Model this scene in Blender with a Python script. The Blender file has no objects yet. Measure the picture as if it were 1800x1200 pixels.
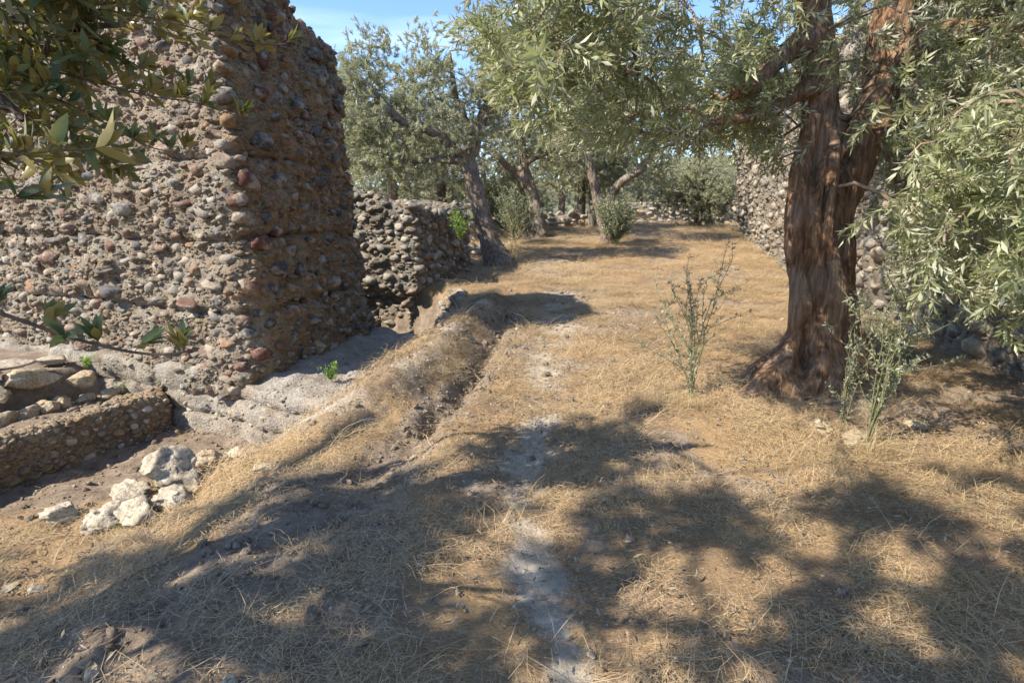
import bpy, bmesh, math, random
import numpy as np
from mathutils import Matrix, Vector

R = math.radians
sc = bpy.context.scene
col = sc.collection
random.seed(7)
rng = np.random.default_rng(11)

# ------------------------------------------------------------------ camera
PITCH = R(13.0)
cam_d = bpy.data.cameras.new('camera'); cam = bpy.data.objects.new('camera', cam_d); col.objects.link(cam)
cam.location = (0, 0, 1.6); cam.rotation_euler = (R(90) - PITCH, 0, 0)
cam_d.lens = 20.0; cam_d.sensor_width = 36.0; cam_d.clip_start = 0.05; cam_d.clip_end = 600
sc.camera = cam

# ------------------------------------------------------------------ light
SUN_EL, SUN_DIR = R(42), math.atan2(0.47, 0.88)      # light travels towards +x, +y
w = bpy.data.worlds.new('World'); sc.world = w; w.use_nodes = True
wt = w.node_tree; wt.nodes.clear()
wo = wt.nodes.new('ShaderNodeOutputWorld'); bg = wt.nodes.new('ShaderNodeBackground')
sky = wt.nodes.new('ShaderNodeTexSky'); sky.sky_type = 'NISHITA'; sky.sun_disc = False
sky.sun_elevation = SUN_EL
lx, ly = math.cos(SUN_DIR), math.sin(SUN_DIR)
sky.sun_rotation = math.atan2(-lx, -ly)
sky.air_density = 0.8; sky.dust_density = 0.05; sky.ozone_density = 4.5
bg.inputs['Strength'].default_value = 0.15
tc = wt.nodes.new('ShaderNodeTexCoord'); mpw = wt.nodes.new('ShaderNodeMapping'); mpw.inputs['Scale'].default_value = (1.2, 3.0, 6.0); mpw.inputs['Rotation'].default_value = (0, 0.2, 0.5)
cl = wt.nodes.new('ShaderNodeTexNoise'); cl.inputs['Scale'].default_value = 1.6; cl.inputs['Detail'].default_value = 7; cl.inputs['Roughness'].default_value = 0.55; cl.inputs['Distortion'].default_value = 0.4
cr = wt.nodes.new('ShaderNodeMapRange'); cr.inputs[1].default_value = 0.5; cr.inputs[2].default_value = 0.85; cr.inputs[4].default_value = 0.28
cm_ = wt.nodes.new('ShaderNodeMix'); cm_.data_type = 'RGBA'; cm_.inputs[7].default_value = (7.5, 8.0, 8.6, 1)      # thin cirrus
wt.links.new(tc.outputs['Generated'], mpw.inputs[0]); wt.links.new(mpw.outputs[0], cl.inputs['Vector']); wt.links.new(cl.outputs[0], cr.inputs[0]); wt.links.new(cr.outputs[0], cm_.inputs[0])
wt.links.new(sky.outputs[0], cm_.inputs[6]); wt.links.new(cm_.outputs[2], bg.inputs[0]); wt.links.new(bg.outputs[0], wo.inputs[0])
sd = bpy.data.lights.new('sun', 'SUN'); sd.energy = 4.6; sd.angle = R(0.55); sd.color = (1.0, 0.93, 0.82)
so = bpy.data.objects.new('sun', sd); col.objects.link(so)
sundir = Vector((lx * math.cos(SUN_EL), ly * math.cos(SUN_EL), -math.sin(SUN_EL)))
so.rotation_euler = sundir.to_track_quat('-Z', 'Y').to_euler(); so.location = (-10, -10, 20)
vs = sc.view_settings
vs.view_transform = 'Standard'; vs.look = 'None'; vs.gamma = 1.0; vs.use_curve_mapping = False; vs.exposure = 1.18
sc.cycles.max_bounces = 6; sc.cycles.diffuse_bounces = 3; sc.cycles.transparent_max_bounces = 4

# ------------------------------------------------------------------ helpers
def at(px, py, Y):
    """world point seen at survey pixel (px,py) of the 1800x1200 photograph, Y metres ahead"""
    cx, cy = (px - 900) / 1000, (600 - py) / 1000
    dx, dy, dz = cx, math.cos(PITCH) + math.sin(PITCH) * cy, -math.sin(PITCH) + math.cos(PITCH) * cy
    t = Y / dy
    return np.array((dx * t, Y, 1.6 + dz * t))

def project(P):
    P = np.atleast_2d(P); y, z = P[:, 1], P[:, 2] - 1.6
    f = y * math.cos(PITCH) - z * math.sin(PITCH); u = y * math.sin(PITCH) + z * math.cos(PITCH)
    f = np.where(np.abs(f) < 1e-6, 1e-6, f)
    return 900 + 1000 * P[:, 0] / f, 600 - 1000 * u / f, f

def tag(o, label=None, cat=None, group=None, kind=None):
    if label: o['label'] = label
    if cat: o['category'] = cat
    if group: o['group'] = group
    if kind: o['kind'] = kind
    return o

def empty(name, loc, label, cat, group=None):
    o = bpy.data.objects.new(name, None); col.objects.link(o); o.location = tuple(loc); o.empty_display_size = 0.2
    return tag(o, label, cat, group)

def np_mesh(name, V, F, smooth=True, attrs=None, fattrs=None):
    """V (n,3); F list/array of equal-length faces or list of arrays (mixed)"""
    me = bpy.data.meshes.new(name)
    if not isinstance(F, (list, tuple)): F = [F]
    F = [np.asarray(f, dtype=np.int32) for f in F if len(f)]
    V = np.asarray(V, dtype=np.float32)
    me.vertices.add(len(V)); me.vertices.foreach_set('co', V.ravel())
    nl = sum(f.size for f in F); nf = sum(len(f) for f in F)
    if nf:
        me.loops.add(nl); me.polygons.add(nf)
        me.loops.foreach_set('vertex_index', np.concatenate([f.ravel() for f in F]))
        tot = np.concatenate([np.full(len(f), f.shape[1], np.int32) for f in F])
        st = np.concatenate(([0], np.cumsum(tot)[:-1])).astype(np.int32)
        me.polygons.foreach_set('loop_start', st); me.polygons.foreach_set('loop_total', tot)
        me.polygons.foreach_set('use_smooth', np.full(nf, smooth))
    for k, (a, dom) in (attrs or {}).items():
        a = np.asarray(a, dtype=np.float32)
        t = 'FLOAT' if a.ndim == 1 else ('FLOAT_VECTOR' if a.shape[1] == 3 else 'FLOAT_COLOR')
        at_ = me.attributes.new(k, t, dom)
        at_.data.foreach_set({'FLOAT': 'value', 'FLOAT_VECTOR': 'vector', 'FLOAT_COLOR': 'color'}[t], a.ravel())
    me.update(calc_edges=True); me.validate()
    return me

def link(name, me, mat, parent=None, loc=None):
    o = bpy.data.objects.new(name, me); col.objects.link(o)
    if mat is not None and me is not None and len(me.materials) == 0: me.materials.append(mat)
    if loc is not None: o.location = tuple(loc)
    if parent is not None:
        o.parent = parent
        o.matrix_parent_inverse = Matrix.Translation(-Vector(parent.location))   # children keep world coordinates
    return o

class Geo:
    def __init__(s): s.V = []; s.F3 = []; s.F4 = []; s.a = []; s.n = 0
    def add(s, V, F, rnd=0.0):
        V = np.asarray(V, float); F = np.asarray(F, int)
        (s.F3 if F.shape[1] == 3 else s.F4).append(F + s.n)
        s.V.append(V); s.a.append(np.full(len(V), rnd)); s.n += len(V)
    def mesh(s, name, smooth=True):
        if not s.V: return np_mesh(name, np.zeros((0, 3)), [])
        F = []
        if s.F3: F.append(np.concatenate(s.F3))
        if s.F4: F.append(np.concatenate(s.F4))
        return np_mesh(name, np.concatenate(s.V), F, smooth, {'rnd': (np.concatenate(s.a), 'POINT')})

def _hash(i, j, k, s):
    h = (i.astype(np.int64) * 374761393 + j.astype(np.int64) * 668265263 + k.astype(np.int64) * 2147483647 + s * 1274126177) & 0xFFFFFFFF
    h = ((h ^ (h >> 13)) * 1274126177) & 0xFFFFFFFF
    h = ((h ^ (h >> 16)) * 2246822519) & 0xFFFFFFFF
    return ((h ^ (h >> 15)) & 0xFFFFFF) / 8388607.5 - 1.0

def noise(P, s=0):
    P = np.asarray(P, float); I = np.floor(P); f = P - I; I = I.astype(np.int64)
    f = f * f * f * (f * (f * 6 - 15) + 10); x, y, z = f.T
    i, j, k = I.T
    def c(a, b, d): return _hash(i + a, j + b, k + d, s)
    def lp(a, b, t): return a + (b - a) * t
    return lp(lp(lp(c(0, 0, 0), c(1, 0, 0), x), lp(c(0, 1, 0), c(1, 1, 0), x), y),
              lp(lp(c(0, 0, 1), c(1, 0, 1), x), lp(c(0, 1, 1), c(1, 1, 1), x), y), z)

def fbm(P, octv=4, s=0, gain=0.5):
    P = np.asarray(P, float); a, o = 1.0, 0
    for q in range(octv): o = o + a * noise(P * 2.03 ** q + 17.3 * q, s + q); a *= gain
    return o

def n2(x, y, sc_, octv=3, s=0):
    return fbm(np.stack([np.ravel(x) * sc_, np.ravel(y) * sc_, np.zeros(np.size(x)) + 0.37], 1), octv, s).reshape(np.shape(x))

def sstep(t): t = np.clip(t, 0, 1); return t * t * (3 - 2 * t)

def poly_sd(x, y, poly):
    """signed distance, positive inside"""
    x = np.asarray(x, float); y = np.asarray(y, float); d = np.full(x.shape, 1e9); ins = np.zeros(x.shape, bool); n = len(poly)
    for i in range(n):
        ax, ay = poly[i]; bx, by = poly[(i + 1) % n]
        ex, ey = bx - ax, by - ay; t = np.clip(((x - ax) * ex + (y - ay) * ey) / (ex * ex + ey * ey), 0, 1)
        d = np.minimum(d, np.hypot(x - ax - t * ex, y - ay - t * ey))
        c = ((ay > y) != (by > y)) & (x < (bx - ax) * (y - ay) / ((by - ay) if by != ay else 1e-9) + ax)
        ins ^= c
    return np.where(ins, d, -d)

def line_d(x, y, pl):
    d = np.full(np.shape(x), 1e9); side = np.zeros(np.shape(x)); tt = np.zeros(np.shape(x)); n = len(pl) - 1
    for i in range(n):
        ax, ay = pl[i]; bx, by = pl[i + 1]; ex, ey = bx - ax, by - ay
        t = np.clip(((x - ax) * ex + (y - ay) * ey) / (ex * ex + ey * ey), 0, 1)
        dd = np.hypot(x - ax - t * ex, y - ay - t * ey); m = dd < d
        d = np.where(m, dd, d); side = np.where(m, np.sign(ex * (y - ay) - ey * (x - ax)), side); tt = np.where(m, (i + t) / n, tt)
    return d, side, tt      # side>0 : left of the line's direction

# ------------------------------------------------------------------ materials
def nmat(name):
    m = bpy.data.materials.new(name); m.use_nodes = True; nt = m.node_tree; nt.nodes.clear()
    out = nt.nodes.new('ShaderNodeOutputMaterial'); b = nt.nodes.new('ShaderNodeBsdfPrincipled')
    nt.links.new(b.outputs[0], out.inputs[0])
    b.inputs['Specular IOR Level'].default_value = 0.25
    return m, nt, b, out
def N(nt, t, **k):
    n = nt.nodes.new('ShaderNode' + t)
    for a, v in k.items(): setattr(n, a, v)
    return n
def ramp(nt, src, stops, interp='LINEAR'):
    r = nt.nodes.new('ShaderNodeValToRGB'); r.color_ramp.interpolation = interp; e = r.color_ramp.elements
    while len(e) < len(stops): e.new(0.5)
    for q, (p, c) in enumerate(stops): e[q].position = p; e[q].color = (*c, 1) if len(c) == 3 else c
    nt.links.new(src, r.inputs[0]); return r.outputs[0]
def ntex(nt, scale, detail=4, rough=0.6, vec=None, dist=0.0):
    n = nt.nodes.new('ShaderNodeTexNoise'); n.inputs['Scale'].default_value = scale; n.inputs['Detail'].default_value = detail
    n.inputs['Roughness'].default_value = rough; n.inputs['Distortion'].default_value = dist
    if vec is not None: nt.links.new(vec, n.inputs['Vector'])
    return n.outputs[0]
def mix(nt, f, a, b, mode='MIX'):
    m = nt.nodes.new('ShaderNodeMix'); m.data_type = 'RGBA'; m.blend_type = mode
    for s_, v in ((m.inputs[0], f), (m.inputs[6], a), (m.inputs[7], b)):
        if hasattr(v, 'is_output'): nt.links.new(v, s_)
        elif isinstance(v, tuple): s_.default_value = (*v, 1) if len(v) == 3 else v
        else: s_.default_value = v
    return m.outputs[2]
def bump(nt, b, h, strength=0.5, dist=0.02, prev=None):
    n = nt.nodes.new('ShaderNodeBump'); n.inputs['Strength'].default_value = strength; n.inputs['Distance'].default_value = dist
    nt.links.new(h, n.inputs['Height'])
    if prev is not None: nt.links.new(prev, n.inputs['Normal'])
    nt.links.new(n.outputs[0], b.inputs['Normal']); return n.outputs[0]
def geo_pos(nt): return N(nt, 'NewGeometry').outputs['Position']
def attr(nt, name): n = N(nt, 'Attribute', attribute_name=name); return n

def mat_mortar(name, c1, c2, c3, stain=(0.30, 0.17, 0.06), stain_amt=0.0, grit=1.0, side=False):
    m, nt, b, _ = nmat(name); p = geo_pos(nt)
    a = ntex(nt, 2.2, 6, 0.62, p); f = ntex(nt, 28, 5, 0.7, p); g = ntex(nt, 110, 3, 0.6, p)
    c = ramp(nt, a, [(0.30, c1), (0.5, c2), (0.72, c3)])
    c = mix(nt, ramp(nt, f, [(0.42, (0, 0, 0)), (0.62, (1, 1, 1))]), mix(nt, 0.55, c, tuple(v * 0.45 for v in c2)), c)
    if stain_amt:
        s = ramp(nt, ntex(nt, 3.3, 5, 0.65, p), [(0.42, (0, 0, 0)), (0.62, (stain_amt,) * 3)])
        if side:      # ochre lichen plus warm ground bounce, painted into the shaded path side
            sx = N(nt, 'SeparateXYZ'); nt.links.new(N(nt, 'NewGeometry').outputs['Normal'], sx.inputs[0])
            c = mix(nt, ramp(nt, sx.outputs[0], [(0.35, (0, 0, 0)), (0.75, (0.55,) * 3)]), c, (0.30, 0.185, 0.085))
        c = mix(nt, s, c, stain)
    c = mix(nt, ramp(nt, g, [(0.35, (0.35,) * 3), (0.6, (0, 0, 0))]), c, tuple(v * 0.35 for v in c1))
    v = N(nt, 'TexVoronoi'); v.inputs['Scale'].default_value = 38; nt.links.new(p, v.inputs['Vector'])
    nt.links.new(c, b.inputs['Base Color']); b.inputs['Roughness'].default_value = 0.95
    n1 = bump(nt, b, f, 0.9 * grit, 0.03)
    n2_ = bump(nt, b, v.outputs['Distance'], 0.5 * grit, 0.015, n1); bump(nt, b, g, 0.6 * grit, 0.008, n2_)
    return m

def mat_stone(name, stops, use_attr):
    m, nt, b, _ = nmat(name); p = geo_pos(nt)
    r = attr(nt, 'rnd').outputs['Fac'] if use_attr else N(nt, 'ObjectInfo').outputs['Random']
    c = ramp(nt, r, stops, 'CONSTANT')
    a = ntex(nt, 9, 5, 0.65, p); f = ntex(nt, 60, 4, 0.7, p)
    c = mix(nt, 0.75, c, ramp(nt, a, [(0.3, (0.45, 0.43, 0.42)), (0.7, (1.35, 1.3, 1.25))]), 'MULTIPLY')
    c = mix(nt, ramp(nt, ntex(nt, 5.5, 6, 0.7, p), [(0.47, (0, 0, 0)), (0.58, (0.8,) * 3)]), c, (0.36, 0.31, 0.235))  # mortar and lichen crust
    nt.links.new(c, b.inputs['Base Color']); b.inputs['Roughness'].default_value = 0.82
    n1 = bump(nt, b, a, 0.8, 0.04); n2_ = bump(nt, b, ntex(nt, 26, 5, 0.7, p), 0.8, 0.02, n1); bump(nt, b, f, 0.6, 0.008, n2_)
    return m

COB_SHADED = [(0.0, (0.10, 0.095, 0.09)), (0.13, (0.19, 0.12, 0.085)), (0.27, (0.13, 0.125, 0.12)), (0.40, (0.24, 0.145, 0.09)), (0.50, (0.21, 0.19, 0.165)),
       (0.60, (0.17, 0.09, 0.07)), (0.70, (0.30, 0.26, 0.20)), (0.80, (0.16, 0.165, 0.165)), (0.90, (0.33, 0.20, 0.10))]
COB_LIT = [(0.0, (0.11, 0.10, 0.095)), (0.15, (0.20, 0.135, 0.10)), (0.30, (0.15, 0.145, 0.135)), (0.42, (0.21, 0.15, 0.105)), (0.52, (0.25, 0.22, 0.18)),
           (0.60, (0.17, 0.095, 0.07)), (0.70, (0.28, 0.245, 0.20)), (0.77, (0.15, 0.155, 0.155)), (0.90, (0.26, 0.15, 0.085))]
COB_SHADED = [(0.0, (0.075, 0.07, 0.068)), (0.16, (0.15, 0.085, 0.06)), (0.30, (0.10, 0.09, 0.085)), (0.44, (0.20, 0.11, 0.065)), (0.56, (0.14, 0.12, 0.10)), (0.66, (0.13, 0.06, 0.045)), (0.80, (0.09, 0.09, 0.095)), (0.91, (0.24, 0.15, 0.08))]  # redder weathered cobbles, with the shaded face's darkness put into the colour
GREY = [(0.0, (0.17, 0.155, 0.13)), (0.2, (0.25, 0.225, 0.18)), (0.4, (0.13, 0.125, 0.115)), (0.55, (0.30, 0.26, 0.20)), (0.7, (0.22, 0.17, 0.12)), (0.85, (0.34, 0.31, 0.26))]
PALE = [(0.0, (0.38, 0.33, 0.26)), (0.3, (0.48, 0.43, 0.35)), (0.6, (0.34, 0.27, 0.19)), (0.8, (0.42, 0.30, 0.16))]
M = {}
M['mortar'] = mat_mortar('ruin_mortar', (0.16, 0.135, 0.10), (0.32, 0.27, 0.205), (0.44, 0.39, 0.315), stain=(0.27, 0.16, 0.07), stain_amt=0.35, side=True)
M['mortar_grey'] = mat_mortar('grey_mortar', (0.15, 0.135, 0.11), (0.27, 0.24, 0.19), (0.36, 0.32, 0.26), stain_amt=0.3)
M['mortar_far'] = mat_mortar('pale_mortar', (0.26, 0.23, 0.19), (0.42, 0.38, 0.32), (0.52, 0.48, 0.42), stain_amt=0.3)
M['plaster'] = mat_mortar('old_plaster', (0.24, 0.21, 0.17), (0.40, 0.355, 0.29), (0.52, 0.47, 0.395), stain_amt=0.25, grit=1.0)
M['earthwall'] = mat_mortar('earth_mortar', (0.26, 0.195, 0.13), (0.40, 0.31, 0.205), (0.50, 0.42, 0.31), stain_amt=0.35)
M['cob_o'] = mat_stone('shaded_cobble', COB_SHADED, False); M['cob_a'] = mat_stone('shaded_cobble_small', COB_SHADED, True)
M['lit_o'] = mat_stone('lit_crusted_cobble', COB_LIT, False); M['lit_a'] = mat_stone('lit_crusted_cobble_small', COB_LIT, True)
M['grey_o'] = mat_stone('grey_stone', GREY, False); M['grey_a'] = mat_stone('grey_stone_small', GREY, True)
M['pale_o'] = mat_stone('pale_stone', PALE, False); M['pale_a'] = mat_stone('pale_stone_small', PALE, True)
def mat_rock(name, c1, c2):
    m, nt, b, _ = nmat(name); p = geo_pos(nt)
    c = ramp(nt, ntex(nt, 7, 7, 0.7, p), [(0.3, c1), (0.62, c2)])
    c = mix(nt, ramp(nt, ntex(nt, 45, 4, 0.7, p), [(0.38, (0.7,) * 3), (0.52, (0, 0, 0))]), c, tuple(v * 0.45 for v in c1))
    nt.links.new(c, b.inputs['Base Color']); b.inputs['Roughness'].default_value = 0.92
    n1 = bump(nt, b, ntex(nt, 18, 6, 0.7, p), 0.8, 0.03); bump(nt, b, ntex(nt, 80, 4, 0.7, p), 0.5, 0.01, n1); return m
M['white_rock'] = mat_rock('white_limestone', (0.33, 0.27, 0.19), (0.54, 0.455, 0.34))
M['tan_rock'] = mat_rock('tan_sandstone', (0.33, 0.24, 0.14), (0.50, 0.41, 0.28))

def mat_bark(name, c1, c2, c3, deep=0.03):
    m, nt, b, _ = nmat(name); p = geo_pos(nt)
    mp = N(nt, 'Mapping'); mp.inputs['Scale'].default_value = (1, 1, 0.16); nt.links.new(p, mp.inputs[0]); v = mp.outputs[0]
    a = ntex(nt, 26, 6, 0.65, v, 0.6); f = ntex(nt, 90, 4, 0.7, v); L = ntex(nt, 3.5, 4, 0.6, p)
    c = ramp(nt, a, [(0.34, tuple(x * 0.4 for x in c1)), (0.5, c1), (0.66, c2)])
    c = mix(nt, ramp(nt, L, [(0.45, (0, 0, 0)), (0.65, (0.75,) * 3)]), c, mix(nt, 0.5, c, c3))
    nt.links.new(c, b.inputs['Base Color']); b.inputs['Roughness'].default_value = 0.9
    n0 = bump(nt, b, ntex(nt, 11, 4, .6, v, .8), 0.9, deep * 1.6); n1 = bump(nt, b, a, 1.0, deep, n0); bump(nt, b, f, 0.7, 0.01, n1); return m
M['bark'] = mat_bark('olive_bark_brown', (0.22, 0.122, 0.066), (0.43, 0.265, 0.16), (0.31, 0.25, 0.195), .04)
M['bark_grey'] = mat_bark('olive_bark_grey', (0.17, 0.13, 0.095), (0.33, 0.26, 0.19), (0.34, 0.31, 0.27))
def mat_plain(name, c, rough=0.85):
    m, nt, b, _ = nmat(name); p = geo_pos(nt)
    cc = mix(nt, 0.7, c, ramp(nt, ntex(nt, 20, 3, 0.6, p), [(0.3, (0.5,) * 3), (0.7, (1.4,) * 3)]), 'MULTIPLY')
    nt.links.new(cc, b.inputs['Base Color']); b.inputs['Roughness'].default_value = rough; return m
M['twig'] = mat_plain('twig_bark', (0.22, 0.165, 0.115))
M['twig_dark'] = mat_plain('dark_twig', (0.11, 0.075, 0.05))
M['stem'] = mat_plain('green_stem', (0.16, 0.15, 0.07))

def mat_leaf(name, top1, top2, under, trans, tr=0.3, rough=0.42, spec=0.5, stops=None):
    m, nt, b, out = nmat(name)
    r = attr(nt, 'rnd').outputs['Fac']; oi = N(nt, 'ObjectInfo').outputs['Random']
    ad = N(nt, 'Math', operation='ADD'); nt.links.new(r, ad.inputs[0]); nt.links.new(oi, ad.inputs[1])
    fr = N(nt, 'Math', operation='FRACT'); nt.links.new(ad.outputs[0], fr.inputs[0]); r = fr.outputs[0]
    t = ramp(nt, r, stops or [(0.0, top1), (0.9, top2), (1.0, tuple(min(1, v * 1.4) for v in top2))])
    u = mix(nt, r, under, tuple(v * 0.75 for v in under))
    c = mix(nt, N(nt, 'NewGeometry').outputs['Backfacing'], t, u)
    nt.links.new(c, b.inputs['Base Color']); b.inputs['Roughness'].default_value = rough; b.inputs['Specular IOR Level'].default_value = spec
    tl = N(nt, 'BsdfTranslucent'); tl.inputs[0].default_value = (*trans, 1)
    ms = N(nt, 'MixShader'); ms.inputs[0].default_value = tr
    nt.links.new(b.outputs[0], ms.inputs[1]); nt.links.new(tl.outputs[0], ms.inputs[2]); nt.links.new(ms.outputs[0], out.inputs[0])
    return m
M['leaf'] = mat_leaf('olive_leaf', (0.15, 0.17, 0.07), (0.31, 0.315, 0.165), (0.48, 0.475, 0.34), (0.38, 0.42, 0.15), 0.35)
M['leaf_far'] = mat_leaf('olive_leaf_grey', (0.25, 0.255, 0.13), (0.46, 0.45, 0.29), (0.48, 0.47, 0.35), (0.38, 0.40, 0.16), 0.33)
M['leaf_gold'] = mat_leaf('oleaster_leaf', (0.05, 0.085, 0.032), (0.11, 0.15, 0.055), (0.28, 0.225, 0.075), (0.34, 0.30, 0.06), 0.28)
M['leaf_shrub'] = mat_leaf('shrub_leaf', (0.14, 0.155, 0.085), (0.25, 0.26, 0.16), (0.32, 0.33, 0.24), (0.3, 0.35, 0.1), 0.3)
M['leaf_bright'] = mat_leaf('fresh_leaf', (0.13, 0.24, 0.03), (0.20, 0.34, 0.05), (0.22, 0.32, 0.08), (0.35, 0.5, 0.08), 0.35)
M['straw'] = mat_leaf('dry_straw', (0.19, 0.12, 0.06), (0.66, 0.50, 0.30), (0.52, 0.38, 0.21), (0.6, 0.4, 0.15), 0.12, 0.55, 0.3, stops=[(0, (.06, .038, .024)), (.18, (.14, .085, .048)), (.30, (.38, .22, .09)), (.5, (.56, .375, .185)), (.75, (.68, .515, .32)), (1, (.84, .73, .56))])
M['drygrass'] = mat_leaf('dry_grass_tall', (0.42, 0.31, 0.15), (0.62, 0.50, 0.29), (0.55, 0.43, 0.24), (0.6, 0.45, 0.2), 0.3, 0.6, 0.3)

# ------------------------------------------------------------------ terrain
LOW = [(-1.62, 4.85), (-1.15, 6.2), (-0.95, 7.2), (-0.92, 8.6), (-0.85, 10.2), (-1.3, 11.1), (-2.5, 11.6), (-12, 13), (-12, 3.1), (-5.0, 3.25), (-3.5, 3.45), (-2.9, 3.5), (-2.4, 3.85), (-2.0, 4.15), (-1.8, 4.55)]
TER = [(-4.1, 6.4), (-4.75, 4.6), (-5.4, 2.9), (-11, 2.9), (-11, 9), (-4.5, 9)]
PLAT = [(-4.75, 7.2), (-5.3, 5.95), (-6.0, 4.4), (-11, 4.0), (-11, 9), (-5.5, 9)]
RIDGE = [(-0.32, 9.6), (-0.62, 7.4), (-0.85, 5.6), (-1.15, 4.6), (-1.85, 3.9), (-2.8, 3.4), (-4.5, 3.0)]
CREV = [(0.02, 9.2), (-0.10, 7.6), (-0.36, 5.5), (-0.58, 4.6), (-0.75, 4.0), (-0.95, 3.2), (-1.35, 2.3), (-2.0, 1.4)]
CHALK = [(1.0, 12.0), (0.65, 8.5), (0.42, 6.4), (0.22, 4.8), (0.12, 3.4), (0.10, 2.7), (0.22, 2.0), (0.30, 1.4)]
def height(x, y):
    x = np.asarray(x, float); y = np.asarray(y, float)
    z = np.interp(y, [-60, 0, 4, 9, 15, 20, 24, 30, 45, 120], [-0.3, 0, 0, 0.03, 0.2, 0.6, 0.82, 0.9, 0.9, 0.5])
    z = z + 0.05 * n2(x, y, 0.45, 3, 3) * np.clip(np.hypot(x, y) / 3, 0.3, 1)
    z = z + 0.10 * np.exp(-(((x - 3.0) / 1.3) ** 2 + ((y - 5.0) / 1.1) ** 2))          # swelling round the big tree
    z = z - 0.40 * sstep((-1.2 - x) / 1.4) * np.clip((7 - y) / 2, 0, 1)
    d, s_, t = line_d(x, y, RIDGE); wv = np.where(s_ > 0, .25, .36) + 0.07 * n2(x, y, 1.1, 2, 5)
    z = z + (0.22 + 0.05 * n2(x, y, 1.7, 2, 8)) * np.exp(-(d / wv) ** 2) * np.clip((13 - y) / 3, 0, 1) * np.interp(t, [0, .5, .65, 1], [1, 1, .5, .25])
    d, s_, t = line_d(x + 0.07 * n2(x, y, 2.3, 3, 9), y, CREV)
    amp = np.interp(t, [0, 0.12, 0.3, 0.6, 0.72, 1], [0.02, 0.12, 0.17, 0.17, 0.08, 0.04]); wd = np.interp(t, [0, 0.5, 0.65, 1], [0.08, 0.10, 0.22, 0.55])
    z = z - amp * np.exp(-(d / wd) ** 2) * (0.8 + 0.4 * n2(x, y, 3.0, 2, 21))
    z = z - 0.025 * np.exp(-(line_d(x, y, CHALK)[0] / 0.3) ** 2)
    sdl = poly_sd(x, y, LOW) + 0.12 * n2(x, y, 1.6, 3, 4)
    f = sstep(sdl / 0.55 + 0.15)
    floor = np.where(y > 7.6, -1.25, -0.82) + 0.05 * n2(x, y, 1.5, 3, 6)
    st = sstep((poly_sd(x, y, TER) + 0.05 * n2(x, y, 2, 2, 7)) / 0.14); floor = floor * (1 - st) + st * (-0.52 + 0.04 * n2(x, y, 1.2, 3, 6))
    sp = sstep((poly_sd(x, y, PLAT) + 0.05 * n2(x, y, 2, 2, 17)) / 0.12); floor = floor * (1 - sp) + sp * (-0.20 + 0.03 * n2(x, y, 2.2, 3, 6))
    z = z * (1 - f) + floor * f
    rr = np.hypot(x, y - 3)
    det = np.clip(1.2 - rr / 25, 0.15, 1)
    z = z + det * (0.022 * n2(x, y, 4.2, 3, 12) + 0.011 * n2(x, y, 14, 2, 13))
    return z
def hz(x, y): return float(height(np.array([x]), np.array([y]))[0])
def hnormal(x, y, e=0.06):
    zx = (height(x + e, y) - height(x - e, y)) / (2 * e); zy = (height(x, y + e) - height(x, y - e)) / (2 * e)
    n = np.stack([-zx, -zy, np.ones_like(zx)], 1); return n / np.linalg.norm(n, axis=1)[:, None]

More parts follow.
